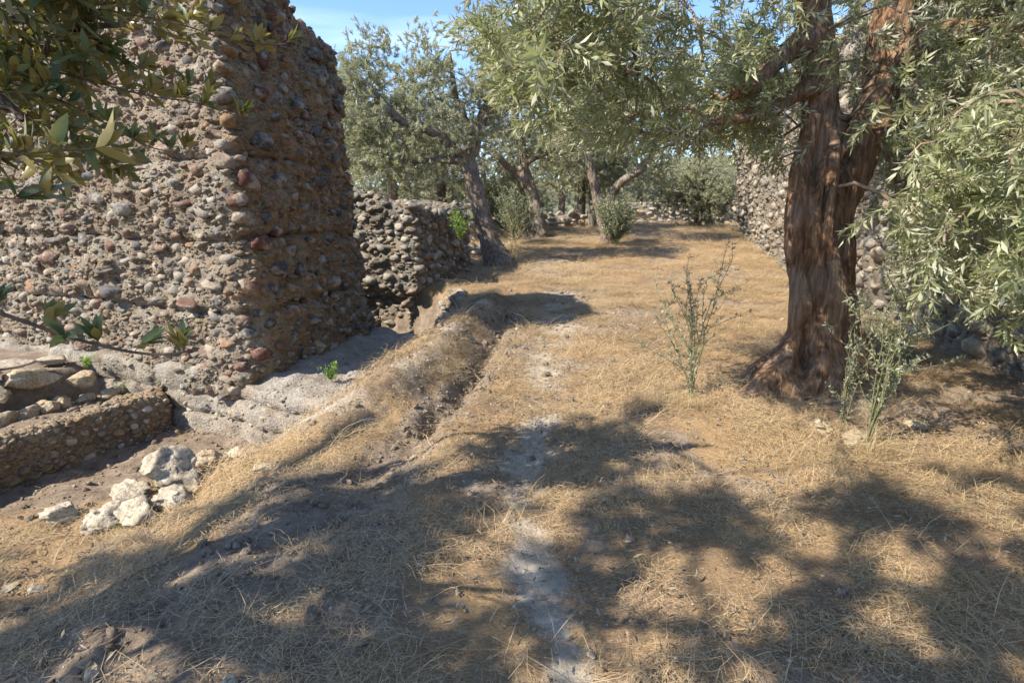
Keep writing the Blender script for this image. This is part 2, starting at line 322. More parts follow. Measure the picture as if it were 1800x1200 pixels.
def ground():
    n = 640; k = 5.0
    u = np.linspace(-1, 1, n)
    xs = 90 * np.sinh(k * u) / math.sinh(k) - 0.6; ys = 4.0 + 130 * np.sinh(k * u) / math.sinh(k)
    X, Y = np.meshgrid(xs, ys); Z = height(X, Y)
    V = np.stack([X, Y, Z], 2).reshape(-1, 3)
    i = np.arange(n * n).reshape(n, n)
    F = np.stack([i[:-1, :-1], i[:-1, 1:], i[1:, 1:], i[1:, :-1]], 2).reshape(-1, 4)
    ck = chalk_mask(V[:, 0], V[:, 1]); so_ = soil_mask(V[:, 0], V[:, 1])
    me = np_mesh('ground', V, F, True, {'chalk': (ck, 'POINT'), 'soil': (so_, 'POINT')})
    m, nt, b, _ = nmat('dry_ground'); p = geo_pos(nt)
    mp = N(nt, 'Mapping'); mp.inputs['Scale'].default_value = (1, 3.2, 1); mp.inputs['Rotation'].default_value = (0, 0, 0.6); nt.links.new(p, mp.inputs[0])
    fine = ntex(nt, 55, 5, 0.75, p); med = ntex(nt, 6, 6, 0.7, p); big = ntex(nt, 0.9, 4, 0.6, p); fib = ntex(nt, 40, 4, 0.7, mp.outputs[0], 1.5)
    st = ramp(nt, fib, [(0.32, (0.07, 0.048, 0.03)), (0.5, (0.21, 0.14, 0.08)), (0.68, (0.46, 0.33, 0.19))])
    st = mix(nt, ramp(nt, big, [(0.4, (0, 0, 0)), (0.65, (0.5,) * 3)]), st, (0.42, 0.26, 0.11))
    soil = ramp(nt, med, [(0.3, (0.14, 0.10, 0.07)), (0.55, (0.27, 0.205, 0.145)), (0.75, (0.38, 0.31, 0.235))])
    soil = mix(nt, ramp(nt, fine, [(0.35, (0.6,) * 3), (0.55, (0, 0, 0))]), soil, (0.12, 0.09, 0.065))
    ch = ramp(nt, med, [(0.3, (0.27, 0.22, 0.16)), (0.6, (0.49, 0.42, 0.33))])
    ch = mix(nt, ramp(nt, fine, [(0.36, (0.5,) * 3), (0.5, (0, 0, 0))]), ch, (0.24, 0.2, 0.16))
    sm = N(nt, 'Math', operation='MULTIPLY_ADD'); nt.links.new(med, sm.inputs[0]); sm.inputs[1].default_value = 0.9; nt.links.new(attr(nt, 'soil').outputs['Fac'], sm.inputs[2])
    sm2 = N(nt, 'Math', operation='MULTIPLY_ADD'); nt.links.new(fine, sm2.inputs[0]); sm2.inputs[1].default_value = 0.5; nt.links.new(sm.outputs[0], sm2.inputs[2])
    fs = ramp(nt, sm2.outputs[0], [(0.80, (0, 0, 0)), (1.0, (1, 1, 1))])
    cm = N(nt, 'Math', operation='MULTIPLY_ADD'); nt.links.new(med, cm.inputs[0]); cm.inputs[1].default_value = 0.8; nt.links.new(attr(nt, 'chalk').outputs['Fac'], cm.inputs[2])
    cm2 = N(nt, 'Math', operation='MULTIPLY_ADD'); nt.links.new(ntex(nt, 20, 6, 0.8, p), cm2.inputs[0]); cm2.inputs[1].default_value = 1.6; nt.links.new(cm.outputs[0], cm2.inputs[2])
    dv = N(nt, 'Math', operation='MULTIPLY'); nt.links.new(cm2.outputs[0], dv.inputs[0]); dv.inputs[1].default_value = 0.5
    fc = ramp(nt, dv.outputs[0], [(0.70, (0, 0, 0)), (0.92, (0.95,) * 3)])
    c = mix(nt, fc, mix(nt, fs, st, soil), ch)
    nt.links.new(c, b.inputs['Base Color']); b.inputs['Roughness'].default_value = 0.95
    n1 = bump(nt, b, med, 0.5, 0.05); n2_ = bump(nt, b, fib, 0.5, 0.02, n1); bump(nt, b, fine, 0.7, 0.012, n2_)
    o = link('ground', me, m); tag(o, kind='structure'); return o

def chalk_mask(x, y):
    d = line_d(x + 0.12 * n2(x, y, 1.3, 3, 31), y, CHALK)[0]
    wd = np.interp(y, [1, 3, 6, 12], [0.075, 0.13, 0.21, 0.5])
    a = np.exp(-(d / wd) ** 2) * (0.74 + 0.85 * n2(x, y, 2.6, 4, 33))
    a = a * np.interp(y, [0.8, 1.8, 9, 13], [0.2, .95, 0.8, 0])
    # pale spots on the ridge and on the worn rise of the path
    r = np.exp(-(line_d(x, y, RIDGE)[0] / 0.22) ** 2) * np.clip(n2(x, y, 1.4, 2, 36) + 0.35, 0, 1) * (y > 4.2)
    q = np.exp(-(((x - 1.2) / 1.0) ** 2 + ((y - 14.5) / 1.5) ** 2)) * 0.5
    return np.clip(np.maximum(np.maximum(a, r * 0.9), q), 0, 1)
def soil_mask(x, y):
    a = np.exp(-(line_d(x, y, CREV)[0] / np.interp(y, [2, 4, 9], [0.36, 0.17, 0.11])) ** 2) * 0.95
    low = sstep(poly_sd(x, y, LOW) / 0.3 + 0.2)
    e = np.exp(-(((x + 1.15) / 0.55) ** 2 + ((y - 3.25) / 0.28) ** 2)) * 0.9
    t = np.exp(-(((x - 2.9) / 0.8) ** 2 + ((y - 4.7) / 0.7) ** 2)) * 0.5
    tr = np.exp(-(((x + 0.2) / 1.6) ** 2 + ((y - 14) / 1.8) ** 2)) * 0.55
    g = 0.62 * np.clip(n2(x, y, 0.9, 4, 41) + .12, 0, 1)
    return np.clip(np.maximum.reduce([a, low, e, t, tr, g]), 0, 1)
ground()

def hills():
    a = np.linspace(0, 2 * math.pi, 220); rr = np.linspace(0, 1, 14); V = []
    for q in rr:
        rad = 95 + 90 * q; x = rad * np.sin(a); y = rad * np.cos(a); h = 0.3 + 15 * q * (0.75 + 0.35 * noise(np.stack([np.sin(a) * 3, np.cos(a) * 3, a * 0], 1), 3)) + 1.5 * q * n2(x, y, .05, 3, 9)
        V.append(np.column_stack([x, y, h]))
    V = np.concatenate(V); n = 220; F = [(k * n + i, (k + 1) * n + i, (k + 1) * n + (i + 1) % n, k * n + (i + 1) % n) for k in range(13) for i in range(n)]
    m, nt, b, _ = nmat('scrub_hill'); p = geo_pos(nt); c = ramp(nt, ntex(nt, .25, 6, .7, p), [(.4, (.07, .085, .045)), (.55, (.13, .13, .07)), (.68, (.28, .22, .13))]); nt.links.new(c, b.inputs['Base Color']); b.inputs['Roughness'].default_value = .95
    tag(link('hills', np_mesh('hills', V, np.array(F)), m), kind='structure')
hills()

# ------------------------------------------------------------------ voxel-remeshed rough solids
def remesh(V, F, voxel, smooth_it=0):
    me = np_mesh('tmp', V, F); o = bpy.data.objects.new('tmp', me); col.objects.link(o)
    md = o.modifiers.new('r', 'REMESH'); md.mode = 'VOXEL'; md.voxel_size = voxel
    if smooth_it:
        s_ = o.modifiers.new('s', 'SMOOTH'); s_.iterations = smooth_it; s_.factor = 0.5
    dg = bpy.context.evaluated_depsgraph_get(); ev = o.evaluated_get(dg); em = ev.to_mesh()
    nv, nf = len(em.vertices), len(em.polygons)
    P = np.empty(nv * 3, np.float32); em.vertices.foreach_get('co', P); P = P.reshape(-1, 3).astype(float)
    Nn = np.empty(nv * 3, np.float32); em.vertices.foreach_get('normal', Nn); Nn = Nn.reshape(-1, 3).astype(float)
    lt = np.empty(nf, np.int32); em.polygons.foreach_get('loop_total', lt)
    li = np.empty(lt.sum(), np.int32); em.loops.foreach_get('vertex_index', li)
    ev.to_mesh_clear(); bpy.data.objects.remove(o); bpy.data.meshes.remove(me)
    st = np.concatenate(([0], np.cumsum(lt)[:-1])); Fs = []
    for k in (3, 4):
        q = st[lt == k]
        if len(q): Fs.append(li[q[:, None] + np.arange(k)[None]])
    return P, Nn, Fs

def prism(poly, z0, ztop, inset=0.0, levels=8, ds=0.3, curve=1.0):
    """ring-lofted solid: footprint polygon (ccw), top height function ztop(x,y), sides lean in by `inset` m at the top"""
    pts = []
    n = len(poly)
    for i in range(n):
        a, b = np.array(poly[i], float), np.array(poly[(i + 1) % n], float); m = max(1, int(np.linalg.norm(b - a) / ds))
        for q in range(m): pts.append(a + (b - a) * q / m)
    pts = np.array(pts); nx = np.roll(pts, -1, 0) - np.roll(pts, 1, 0); nrm = np.stack([nx[:, 1], -nx[:, 0]], 1); nrm /= np.linalg.norm(nrm, axis=1)[:, None] + 1e-9
    V = []; K = levels
    for k in range(K + 1):
        t = k / K; q = pts - nrm * inset * t ** curve
        zt = ztop(q[:, 0], q[:, 1]); V.append(np.column_stack([q, z0 + (zt - z0) * t]))
    m = len(pts)
    c = pts.mean(0); V.append(np.array([[c[0], c[1], float(ztop(c[:1], c[1:])[0])], [c[0], c[1], z0]]))
    # inner rings of the cap
    V = np.concatenate(V); F4 = []; F3 = []
    for k in range(K):
        for i in range(m): F4.append((k * m + i, k * m + (i + 1) % m, (k + 1) * m + (i + 1) % m, (k + 1) * m + i))
    T = (K + 1) * m
    for i in range(m): F3.append((K * m + i, K * m + (i + 1) % m, T)); F3.append(((i + 1) % m, i, T + 1))
    return V, [np.array(F3), np.array(F4)]

def rough(P, Nn, amps, seed=0):
    """amps: (scale, amplitude)"""
    d = np.zeros(len(P))
    for q, (s_, a) in enumerate(amps): d += a * fbm(P * s_ + 3.1 * q, 2, seed + 5 * q)
    return P + Nn * d[:, None], d

# stone shape library: cut, noisy ellipsoids
def ico(sub):
    bm = bmesh.new(); bmesh.ops.create_icosphere(bm, subdivisions=sub, radius=1.0)
    V = np.array([v.co[:] for v in bm.verts]); F = np.array([[v.index for v in f.verts] for f in bm.faces]); bm.free(); return V, F
ICO2 = ico(2); ICO3 = ico(3); ICO4 = ico(4)
def stone_shape(seed, lib=ICO2, cuts=7, rough_=0.12, cut_h=(0.62, 0.9)):
    r = np.random.default_rng(seed); V = lib[0].copy()
    for _ in range(cuts):
        n = r.normal(size=3); n /= np.linalg.norm(n); h = r.uniform(*cut_h); d = V @ n
        V = V - np.outer(np.clip(d - h, 0, None), n)
    V *= (1 + rough_ * fbm(V * 1.7 + seed * 3.3, 2, seed))[:, None]
    V /= np.abs(V).max(0)[None]
    return V
def rugged(V, seed, a=0.10): return V + a * np.stack([fbm(V * 2.6 + 9 + q * 5, 2, seed + q) for q in range(3)], 1)
SHAPES = [rugged(stone_shape(i + 1, cuts=c, rough_=rg, cut_h=(.5, .88)), i) for i, (c, rg) in enumerate([(8, .16), (9, .16), (12, .16), (9, .25), (8, .2), (12, .14), (5, .2), (10, .25), (8, .16), (9, .28), (3, .14), (4, .12)])]

def surf_samples(P, Fs, n):
    tri = np.concatenate([f if f.shape[1] == 3 else np.concatenate([f[:, [0, 1, 2]], f[:, [0, 2, 3]]]) for f in Fs])
    a, b, c = P[tri[:, 0]], P[tri[:, 1]], P[tri[:, 2]]; ar = np.linalg.norm(np.cross(b - a, c - a), axis=1)
    q = rng.choice(len(tri), n, p=ar / ar.sum()); u, v = rng.random(n), rng.random(n); m = u + v > 1; u[m], v[m] = 1 - u[m], 1 - v[m]
    return tri[q], u, v

def lay_stones(parent, P0, N0, P1, Fs, mats, name='stone', spacing=0.15, ratio=0.6, keep=None, size=(0.75, 1.3), course=0.0, tries=60000, proud=0.25,
               nparts=300, depthk=0.8, tilt=0.18, gap=1.0, sd_=1, big=0.06, up_ok=False):
    tri, u, v = surf_samples(P0, Fs, tries)
    def bl(A): return A[tri[:, 0]] * (1 - u - v)[:, None] + A[tri[:, 1]] * u[:, None] + A[tri[:, 2]] * v[:, None]
    p0, nn, p1 = bl(P0), bl(N0), bl(P1); nn /= np.linalg.norm(nn, axis=1)[:, None] + 1e-9
    ok = np.ones(len(p0), bool)
    # faces turned to the viewer side only, seen from a metre to either side as well
    for cx in (0.0,):
        vw = np.array([cx, 0, 1.6]) - p0; vw /= np.linalg.norm(vw, axis=1)[:, None]; ok &= (vw * nn).sum(1) > -0.25
    px, py, f = project(p1); ok &= (f > 0.3) & (px > -500) & (px < 2300) & (py > -500) & (py < 1500)
    if not up_ok: ok &= nn[:, 2] < 0.95
    if keep is not None: ok &= keep(p0, nn)
    p0, nn, p1 = p0[ok], nn[ok], p1[ok]
    if course:
        pass
    r = np.random.default_rng(sd_)
    # dart throwing in (along wall, height) with per-stone size
    grid = {}; acc = []; cell = spacing * 2.0
    sz = spacing * r.uniform(size[0], size[1], len(p0)); lg = r.random(len(p0)) < big; sz[lg] *= r.uniform(1.25, 1.8, lg.sum())
    order = np.argsort(-sz * (1 + 0.15 * r.random(len(p0))))
    for i in order:
        p = p1[i]; s_ = sz[i]; key = tuple(np.floor(p / cell).astype(int)); hit = False
        for a in (-1, 0, 1):
            for b in (-1, 0, 1):
                for c in (-1, 0, 1):
                    for (q, s2) in grid.get((key[0] + a, key[1] + b, key[2] + c), ()):
                        d = p - q; hh = math.sqrt(d[0] * d[0] + d[1] * d[1] + (d[2] / ratio) ** 2)
                        if hh < 0.5 * gap * (s_ + s2): hit = True; break
                    if hit: break
                if hit: break
            if hit: break
        if hit: continue
        grid.setdefault(key, []).append((p, s_)); acc.append(i)
    mats_ = []
    for i in acc:
        n = nn[i]; s_ = sz[i]; up = np.array([0, 0, 1.0]); t = np.cross(up, n); t = t / (np.linalg.norm(t) + 1e-6) if np.linalg.norm(t) > 0.05 else np.array([1.0, 0, 0])
        w_ = np.cross(n, t); a = r.normal(0, tilt); t2 = t * math.cos(a) + w_ * math.sin(a); w2 = -t * math.sin(a) + w_ * math.cos(a)
        L = 0.46 * s_; Hh = 0.46 * s_ * ratio * r.uniform(0.85, 1.25); D = 0.46 * s_ * depthk * r.uniform(0.8, 1.1)
        m = np.eye(4); m[:3, 0] = t2 * L; m[:3, 1] = n * D; m[:3, 2] = w2 * Hh; m[:3, 3] = p1[i] + n * D * (r.uniform(-0.5, 0.35) + proud)
        mats_.append(m)
    mats_ = np.array(mats_); cen = mats_[:, :3, 3]; px, py, f = project(cen)
    app = np.linalg.norm(mats_[:, :3, 0], axis=1) / np.maximum(f, 0.3); inv = (px > 0) & (px < 1800) & (py > 0) & (py < 1200)
    rank = np.argsort(-(app * inv)); nparts = min(nparts, int(inv.sum()))
    part, rest = rank[:nparts], rank[nparts:]
    place_parts(name, mats_[part], SHAPES, mats[0], parent, r)
    g = Geo()
    for i in rest:
        S = SHAPES[r.integers(len(SHAPES))]; g.add(S @ mats_[i][:3, :3].T + mats_[i][:3, 3], ICO2[1], r.random())
    o = link(name + '_infill', g.mesh(name + '_infill'), mats[1], parent); tag(o, kind='stuff')
    return mats_

_shape_mesh = {}
def place_parts(name, mats_, shapes, mat, parent, r, F=ICO2[1]):
    base = Matrix.Translation(-Vector(parent.location)) if parent else Matrix()
    for m in mats_:
        k = int(r.integers(len(shapes))); key = (name, id(shapes[k]), mat.name)
        if key not in _shape_mesh:
            me = np_mesh(name, shapes[k], F, True); me.materials.append(mat); _shape_mesh[key] = me
        o = bpy.data.objects.new(name, _shape_mesh[key]); col.objects.link(o)
        o.parent = parent; o.matrix_parent_inverse = base
        o.matrix_basis = Matrix(m.tolist())

# ------------------------------------------------------------------ scattering
def gn_scatter(o, sources, mat=None):
    """o: point mesh with attributes rot (euler), scl, idx"""
    ng = bpy.data.node_groups.new('scatter', 'GeometryNodeTree')
    ng.interface.new_socket('Geometry', in_out='INPUT', socket_type='NodeSocketGeometry'); ng.interface.new_socket('Geometry', in_out='OUTPUT', socket_type='NodeSocketGeometry')
    gi = ng.nodes.new('NodeGroupInput'); go = ng.nodes.new('NodeGroupOutput'); ip = ng.nodes.new('GeometryNodeInstanceOnPoints')
    gj = ng.nodes.new('GeometryNodeGeometryToInstance')
    for s_ in sources[::-1]:
        oi = ng.nodes.new('GeometryNodeObjectInfo'); oi.inputs['Object'].default_value = s_; oi.transform_space = 'ORIGINAL'; 
        ng.links.new(oi.outputs['Geometry'], gj.inputs[0])
    def na(n, t):
        a = ng.nodes.new('GeometryNodeInputNamedAttribute'); a.data_type = t; a.inputs[0].default_value = n; return a.outputs[0]
    er = ng.nodes.new('FunctionNodeEulerToRotation'); ng.links.new(na('rot', 'FLOAT_VECTOR'), er.inputs[0])
    ng.links.new(gi.outputs[0], ip.inputs['Points']); ng.links.new(gj.outputs[0], ip.inputs['Instance']); ip.inputs['Pick Instance'].default_value = True
    ng.links.new(na('idx', 'INT'), ip.inputs['Instance Index']); ng.links.new(er.outputs[0], ip.inputs['Rotation']); ng.links.new(na('scl', 'FLOAT_VECTOR'), ip.inputs['Scale'])
    ng.links.new(ip.outputs[0], go.inputs[0])
    md = o.modifiers.new('scatter', 'NODES'); md.node_group = ng

def euler_of(Rm):
    b = np.arcsin(np.clip(-Rm[:, 2, 0], -1, 1)); a = np.arctan2(Rm[:, 1, 0], Rm[:, 0, 0]); c = np.arctan2(Rm[:, 2, 1], Rm[:, 2, 2]); return np.stack([c, b, a], 1)
def frames(z, spin):
    """rotation matrices whose local z is `z`, spun about it"""
    z = z / np.linalg.norm(z, axis=1)[:, None]; up = np.tile([0.0, 0.0, 1.0], (len(z), 1)); up[np.abs(z[:, 2]) > 0.95] = (1, 0, 0)
    x = np.cross(up, z); x /= np.linalg.norm(x, axis=1)[:, None]; y = np.cross(z, x); c, s_ = np.cos(spin)[:, None], np.sin(spin)[:, None]
    return np.stack([x * c + y * s_, -x * s_ + y * c, z], 2)
def point_mesh(name, P, rot, scl, idx):
    me = np_mesh(name, P, [], attrs={'rot': (rot, 'POINT'), 'scl': (scl, 'POINT')})
    a = me.attributes.new('idx', 'INT', 'POINT'); a.data.foreach_set('value', np.asarray(idx, np.int32)); return me
def source(name, me, mat):
    if mat: me.materials.append(mat)
    return bpy.data.objects.new(name, me)         # never linked: exists only as the shape of a straw or a spray


LUMPS = {}
def mortar_lumps(root, P0, N0, P1, Fs, n, size, mat, seed, keep=None, name='mortar_crust'):
    """crumbly lumps of mortar standing between the stones"""
    if mat.name not in LUMPS:
        LUMPS[mat.name] = [source('lump', np_mesh('lump', rugged(SHAPES[k] * [1, .8, .75], 40 + k, .16), ICO2[1], True), mat) for k in range(8)]
    tri, u, v = surf_samples(P0, Fs, n)
    def bl(A): return A[tri[:, 0]] * (1 - u - v)[:, None] + A[tri[:, 1]] * u[:, None] + A[tri[:, 2]] * v[:, None]
    nn, p1 = bl(N0), bl(P1); nn /= np.linalg.norm(nn, axis=1)[:, None] + 1e-9
    vw = np.array([0, 0, 1.6]) - p1; vw /= np.linalg.norm(vw, axis=1)[:, None]; px, py, f = project(p1)
    ok = ((vw * nn).sum(1) > -.3) & (f > .3) & (px > -500) & (px < 2300) & (py > -500) & (py < 1500)
    if keep is not None: ok &= keep(p1, nn)
    p1, nn = p1[ok], nn[ok]; r = np.random.default_rng(seed); s_ = size * (0.5 + r.pareto(3.0, len(p1)).clip(0, 2.2)); st = 1 + .8 * r.random(len(p1))
    o = link(name, point_mesh(name, p1 - nn * (s_ * .35)[:, None], euler_of(frames(np.tile([0, 0, 1.0], (len(p1), 1)) + r.normal(0, .25, (len(p1), 3)), r.uniform(0, 6.28, len(p1)))), np.column_stack([s_ * st, s_ * st, s_]), r.integers(0, 8, len(p1))), None, root)
    gn_scatter(o, LUMPS[mat.name]); tag(o, kind='stuff')

# ------------------------------------------------------------------ the big ruined wall on the left
A, B, L = (-2.85, 5.85), (-2.15, 8.65), (-7.6, 7.75)
def ruin_left():
    root = empty('ruined_wall', (-4, 7.5, -1.0), 'tall rubble ruin of brown cobbles in pale mortar, at left beside the path', 'ruin wall')
    poly = [L, (-2.86, 5.86), (-2.66, 5.98), B, (-2.6, 9.0), (-8.3, 9.9)]
    def zt(x, y):
        tA = np.hypot(x - A[0], y - A[1])
        z = 4.55 - 0.28 * np.clip(y - 7.0, 0, 9) + 0.10 * n2(x, y, 1.3, 3, 2) - 0.55 * np.clip((x + 3.2), 0, 2) - 1.1 * np.clip(y - 8.1, 0, 9) * np.clip(-2.6 - x, 0, 1)
        return z
    V, F = prism(poly, -0.35, zt, 0.34, 10, 0.3, 1.2)
    P, Nn, Fs = remesh(V, F, 0.042, 6)
    P1, d = rough(P, Nn, [(0.7, 0.10), (2.2, 0.06), (6, 0.04), (11, 0.022)], 60)
    # horizontal course lines weathered back
    cz = P[:, 2] * 1 + 0.05 * noise(P * 0.8, 5)
    for zc in (0.55, 1.28, 2.15): P1 -= Nn * (0.08 * np.exp(-((cz - zc) / 0.03) ** 2) * (Nn[:, 2] < 0.5))[:, None]
    link('core', np_mesh('core', P1, Fs), M['mortar'], root)
    line = lambda p: np.min([np.abs(p[:, 2] + 0.05 * noise(p * 0.8, 5) - q) for q in (0.55, 1.28, 2.15)], axis=0) > .035
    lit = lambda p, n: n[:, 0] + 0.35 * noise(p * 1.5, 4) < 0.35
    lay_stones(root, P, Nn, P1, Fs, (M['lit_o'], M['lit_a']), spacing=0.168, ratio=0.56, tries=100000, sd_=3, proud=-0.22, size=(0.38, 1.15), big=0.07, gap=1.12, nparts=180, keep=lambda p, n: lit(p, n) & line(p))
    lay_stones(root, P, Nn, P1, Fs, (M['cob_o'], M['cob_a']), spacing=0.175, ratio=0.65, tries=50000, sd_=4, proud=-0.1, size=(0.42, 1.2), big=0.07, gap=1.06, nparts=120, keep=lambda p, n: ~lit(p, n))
    mortar_lumps(root, P, Nn, P1, Fs, 60000, .020, M['mortar'], 5, keep=lambda p, n: line(p) | (noise(p * 3, 6) > .2))
    # footing and ledge
    fp = [(-8.0, 7.83), (-2.90, 5.77), (-2.72, 5.62), (-1.55, 4.95), (-0.95, 6.5), (-0.98, 7.95), (-2.1, 8.75), (-3, 9.2), (-8, 10)]
    V, F = prism(fp, -1.35, lambda x, y: -0.20 - 0.03 * (x + 2) * (x > -2) + 0.10 * (x < -3.2) + 0 * y, 0.03, 5, 0.2)
    P, Nn, Fs = remesh(V, F, 0.04, 1)
    P1, d = rough(P, Nn, [(1.1, 0.05), (3.5, 0.04), (9, 0.022)], 90)
    for zc in (-.38, -.62): P1 -= Nn * (0.05 * np.exp(-((P[:, 2] + .03 * noise(P * 1.2, 5) - zc) / 0.022) ** 2) * (Nn[:, 2] < 0.5))[:, None]
    link('footing', np_mesh('footing', P1, Fs), M['plaster'], root)
    mortar_lumps(root, P, Nn, P1, Fs, 12000, .014, M['plaster'], 15, keep=lambda p, n: noise(p * 1.7, 3) > 0.0, name='plaster_crust')
    lay_stones(root, P, Nn, P1, Fs, (M['pale_o'], M['pale_a']), name='footing_stone', spacing=0.10, ratio=0.75, tries=5000, nparts=60, sd_=5, proud=-0.45, size=(0.4, 1.0),
               keep=lambda p, n: (noise(p * 2.3, 8) > 0.35) & (n[:, 2] < 0.6))
ruin_left()

def ruin_mid():
    root = empty('ruined_pier', (-3, 12.5, -1.2), 'lower grey rubble pier beyond the dark pit, left of the leaning olive', 'ruin wall')
    poly = [(-5.5, 11.6), (-1.78, 10.95), (-0.95, 14.0), (-1.4, 15.0), (-5.5, 15.0)]
    V, F = prism(poly, -1.5, lambda x, y: 2.0 + 0.42 * n2(x, y, 1.3, 4, 2) - 0.12 * (y - 11), 0.18, 8, 0.3)
    P, Nn, Fs = remesh(V, F, 0.06, 5)
    # undercut below the rubble face
    P1, d = rough(P, Nn, [(0.8, 0.10), (2.5, 0.05), (7, 0.03)], 30)
    P1 -= Nn * (0.28 * sstep((0.10 - P[:, 2]) / 0.25) * (Nn[:, 2] < 0.5))[:, None]
    link('core', np_mesh('core', P1, Fs), M['mortar_grey'], root)
    lay_stones(root, P, Nn, P1, Fs, (M['grey_o'], M['grey_a']), spacing=0.18, ratio=0.6, tries=60000, sd_=13, proud=-0.05, size=(0.45, 1.25))
    mortar_lumps(root, P, Nn, P1, Fs, 14000, .032, M['mortar_grey'], 6)
ruin_mid()

def ruin_right():
    root = empty('ruined_wall', (7, 13, 0), 'long tall lichen-spotted rubble wall running behind the big olive tree', 'ruin wall')
    front = [(4.3, 2.6), (4.95, 5.3), (5.9, 9.5), (6.95, 14.0), (8.7, 21.8)]
    poly = front[::-1] + [(6.2, 2.3), (8.5, 9), (11.5, 21.5)]
    poly = poly[::-1]
    V, F = prism(poly[::-1] if False else poly, -0.6, lambda x, y: np.interp(y, [2, 6, 12, 17, 20, 22.2], [3.6, 4.3, 4.7, 4.9, 4.6, 3.2]) + 0.25 * n2(x, y, 0.8, 3, 3), 0.45, 9, 0.4, 1.0)
    P, Nn, Fs = remesh(V, F, 0.07, 4)
    P1, d = rough(P, Nn, [(0.5, 0.16), (1.6, 0.09), (5, 0.045), (12, 0.02)], 130)
    link('core', np_mesh('core', P1, Fs), M['mortar_grey'], root)
    lay_stones(root, P, Nn, P1, Fs, (M['grey_o'], M['grey_a']), spacing=0.22, ratio=0.65, tries=60000, sd_=23, proud=-0.15, size=(0.4, 1.3))
    mortar_lumps(root, P, Nn, P1, Fs, 30000, .035, M['mortar_grey'], 7)
ruin_right()

# ------------------------------------------------------------------ small walls, loose stones
def tubes_wall():
    root = empty('low_wall', (-4.3, 5.3, -0.9), 'low earthy rubble wall crossing the trench below the plastered footing', 'low wall')
    poly = [(-4.95, 3.1), (-4.55, 4.7), (-3.92, 6.15), (-4.25, 6.35), (-4.85, 4.75), (-5.25, 3.1)]
    V, F = prism(poly, -1.1, lambda x, y: -0.43 + 0.05 * n2(x, y, 2, 2, 5), 0.03, 4, 0.15)
    P, Nn, Fs = remesh(V, F, 0.03, 3)
    P1, d = rough(P, Nn, [(1.5, 0.05), (4, 0.045), (11, 0.02)], 200)
    link('core', np_mesh('core', P1, Fs), M['earthwall'], root)
    lay_stones(root, P, Nn, P1, Fs, (M['pale_o'], M['pale_a']), spacing=0.09, ratio=0.7, tries=9000, nparts=150, sd_=33, proud=-0.2, size=(0.35, 1.2), keep=lambda p, n: (n[:, 2] < 0.6) & (noise(p * 3, 3) > 0.05))
    mortar_lumps(root, P, Nn, P1, Fs, 12000, .018, M['earthwall'], 8)
tubes_wall()

def rock_obj(name, loc, size, seed, mat, label, cat='rock', rot=0.0, parent=None, sub=3, rg=0.22, cuts=9, group=None, cut_h=(0.62, 0.9)):
    lib = ICO4 if sub == 4 else (ICO3 if sub == 3 else ICO2)
    V = stone_shape(seed, lib, cuts, rg, cut_h)
    V = V + (0.09 if sub >= 3 else .06) * np.stack([fbm(V * 3.2 + 9 + q, 4, seed + q, .6) for q in range(3)], 1)
    V = V * np.array(size) / 2
    c, s_ = math.cos(rot), math.sin(rot); V = V @ np.array([[c, s_, 0], [-s_, c, 0], [0, 0, 1]])
    me = np_mesh(name, V, lib[1], True)
    o = link(name, me, mat)
    o.location = tuple(loc)
    if parent:
        o.parent = parent; o.matrix_parent_inverse = Matrix.Translation(-Vector(parent.location))
    elif label: tag(o, label, cat, group)
    return o

def stacked_blocks():
    root = empty('stone_wall', (-5.2, 5.9, -0.5), 'short stacked wall of rounded tan blocks holding the earth platform at the left edge', 'stone wall')
    pts = [(60, 668, 5.95, .50, .26, .30), (-25, 690, 5.6, .40, .26, .28), (140, 668, 6.25, .30, .24, .22), (-5, 745, 5.45, .36, .3, .24), (42, 732, 5.65, .34, .26, .22),
           (90, 716, 5.85, .24, .22, .2), (112, 706, 6.0, .2, .2, .17), (150, 700, 6.25, .22, .2, .16), (126, 722, 6.05, .16, .16, .13), (195, 690, 6.4, .3, .22, .14), (-80, 770, 5.25, .36, .3, .26), (70, 712, 5.8, .16, .14, .1), (5, 700, 5.6, .14, .14, .1)]
    for i, (px, py, Y, a, b, c) in enumerate(pts):
        rock_obj('block', at(px, py, Y), (a, b, c), 300 + i, M['tan_rock'], None, parent=root, rot=0.9 * random.random() + 0.5, sub=3, rg=0.12, cuts=14, cut_h=(.5, .8))
    # pale slabs on top
    for i, (px, py, Y, a, b, c) in enumerate([(20, 640, 6.1, .5, .35, .1), (90, 632, 6.5, .4, .3, .09), (-30, 655, 5.8, .4, .3, .1)]):
        rock_obj('slab', at(px, py, Y), (a, b, c), 330 + i, M['white_rock'], None, parent=root, rot=random.random(), rg=0.1)
stacked_blocks()

def on_ground(px, py, sink=0.0):
    """walk the view ray to the terrain"""
    cx, cy = (px - 900) / 1000, (600 - py) / 1000
    d = np.array([cx, math.cos(PITCH) + math.sin(PITCH) * cy, -math.sin(PITCH) + math.cos(PITCH) * cy])
    t = np.linspace(0.8, 60, 6000); X = d[0] * t; Y = d[1] * t; Z = 1.6 + d[2] * t
    h = height(X, Y); k = int(np.argmax(Z < h)) if (Z < h).any() else len(t) - 1
    return np.array([X[k], Y[k], h[k] + sink])

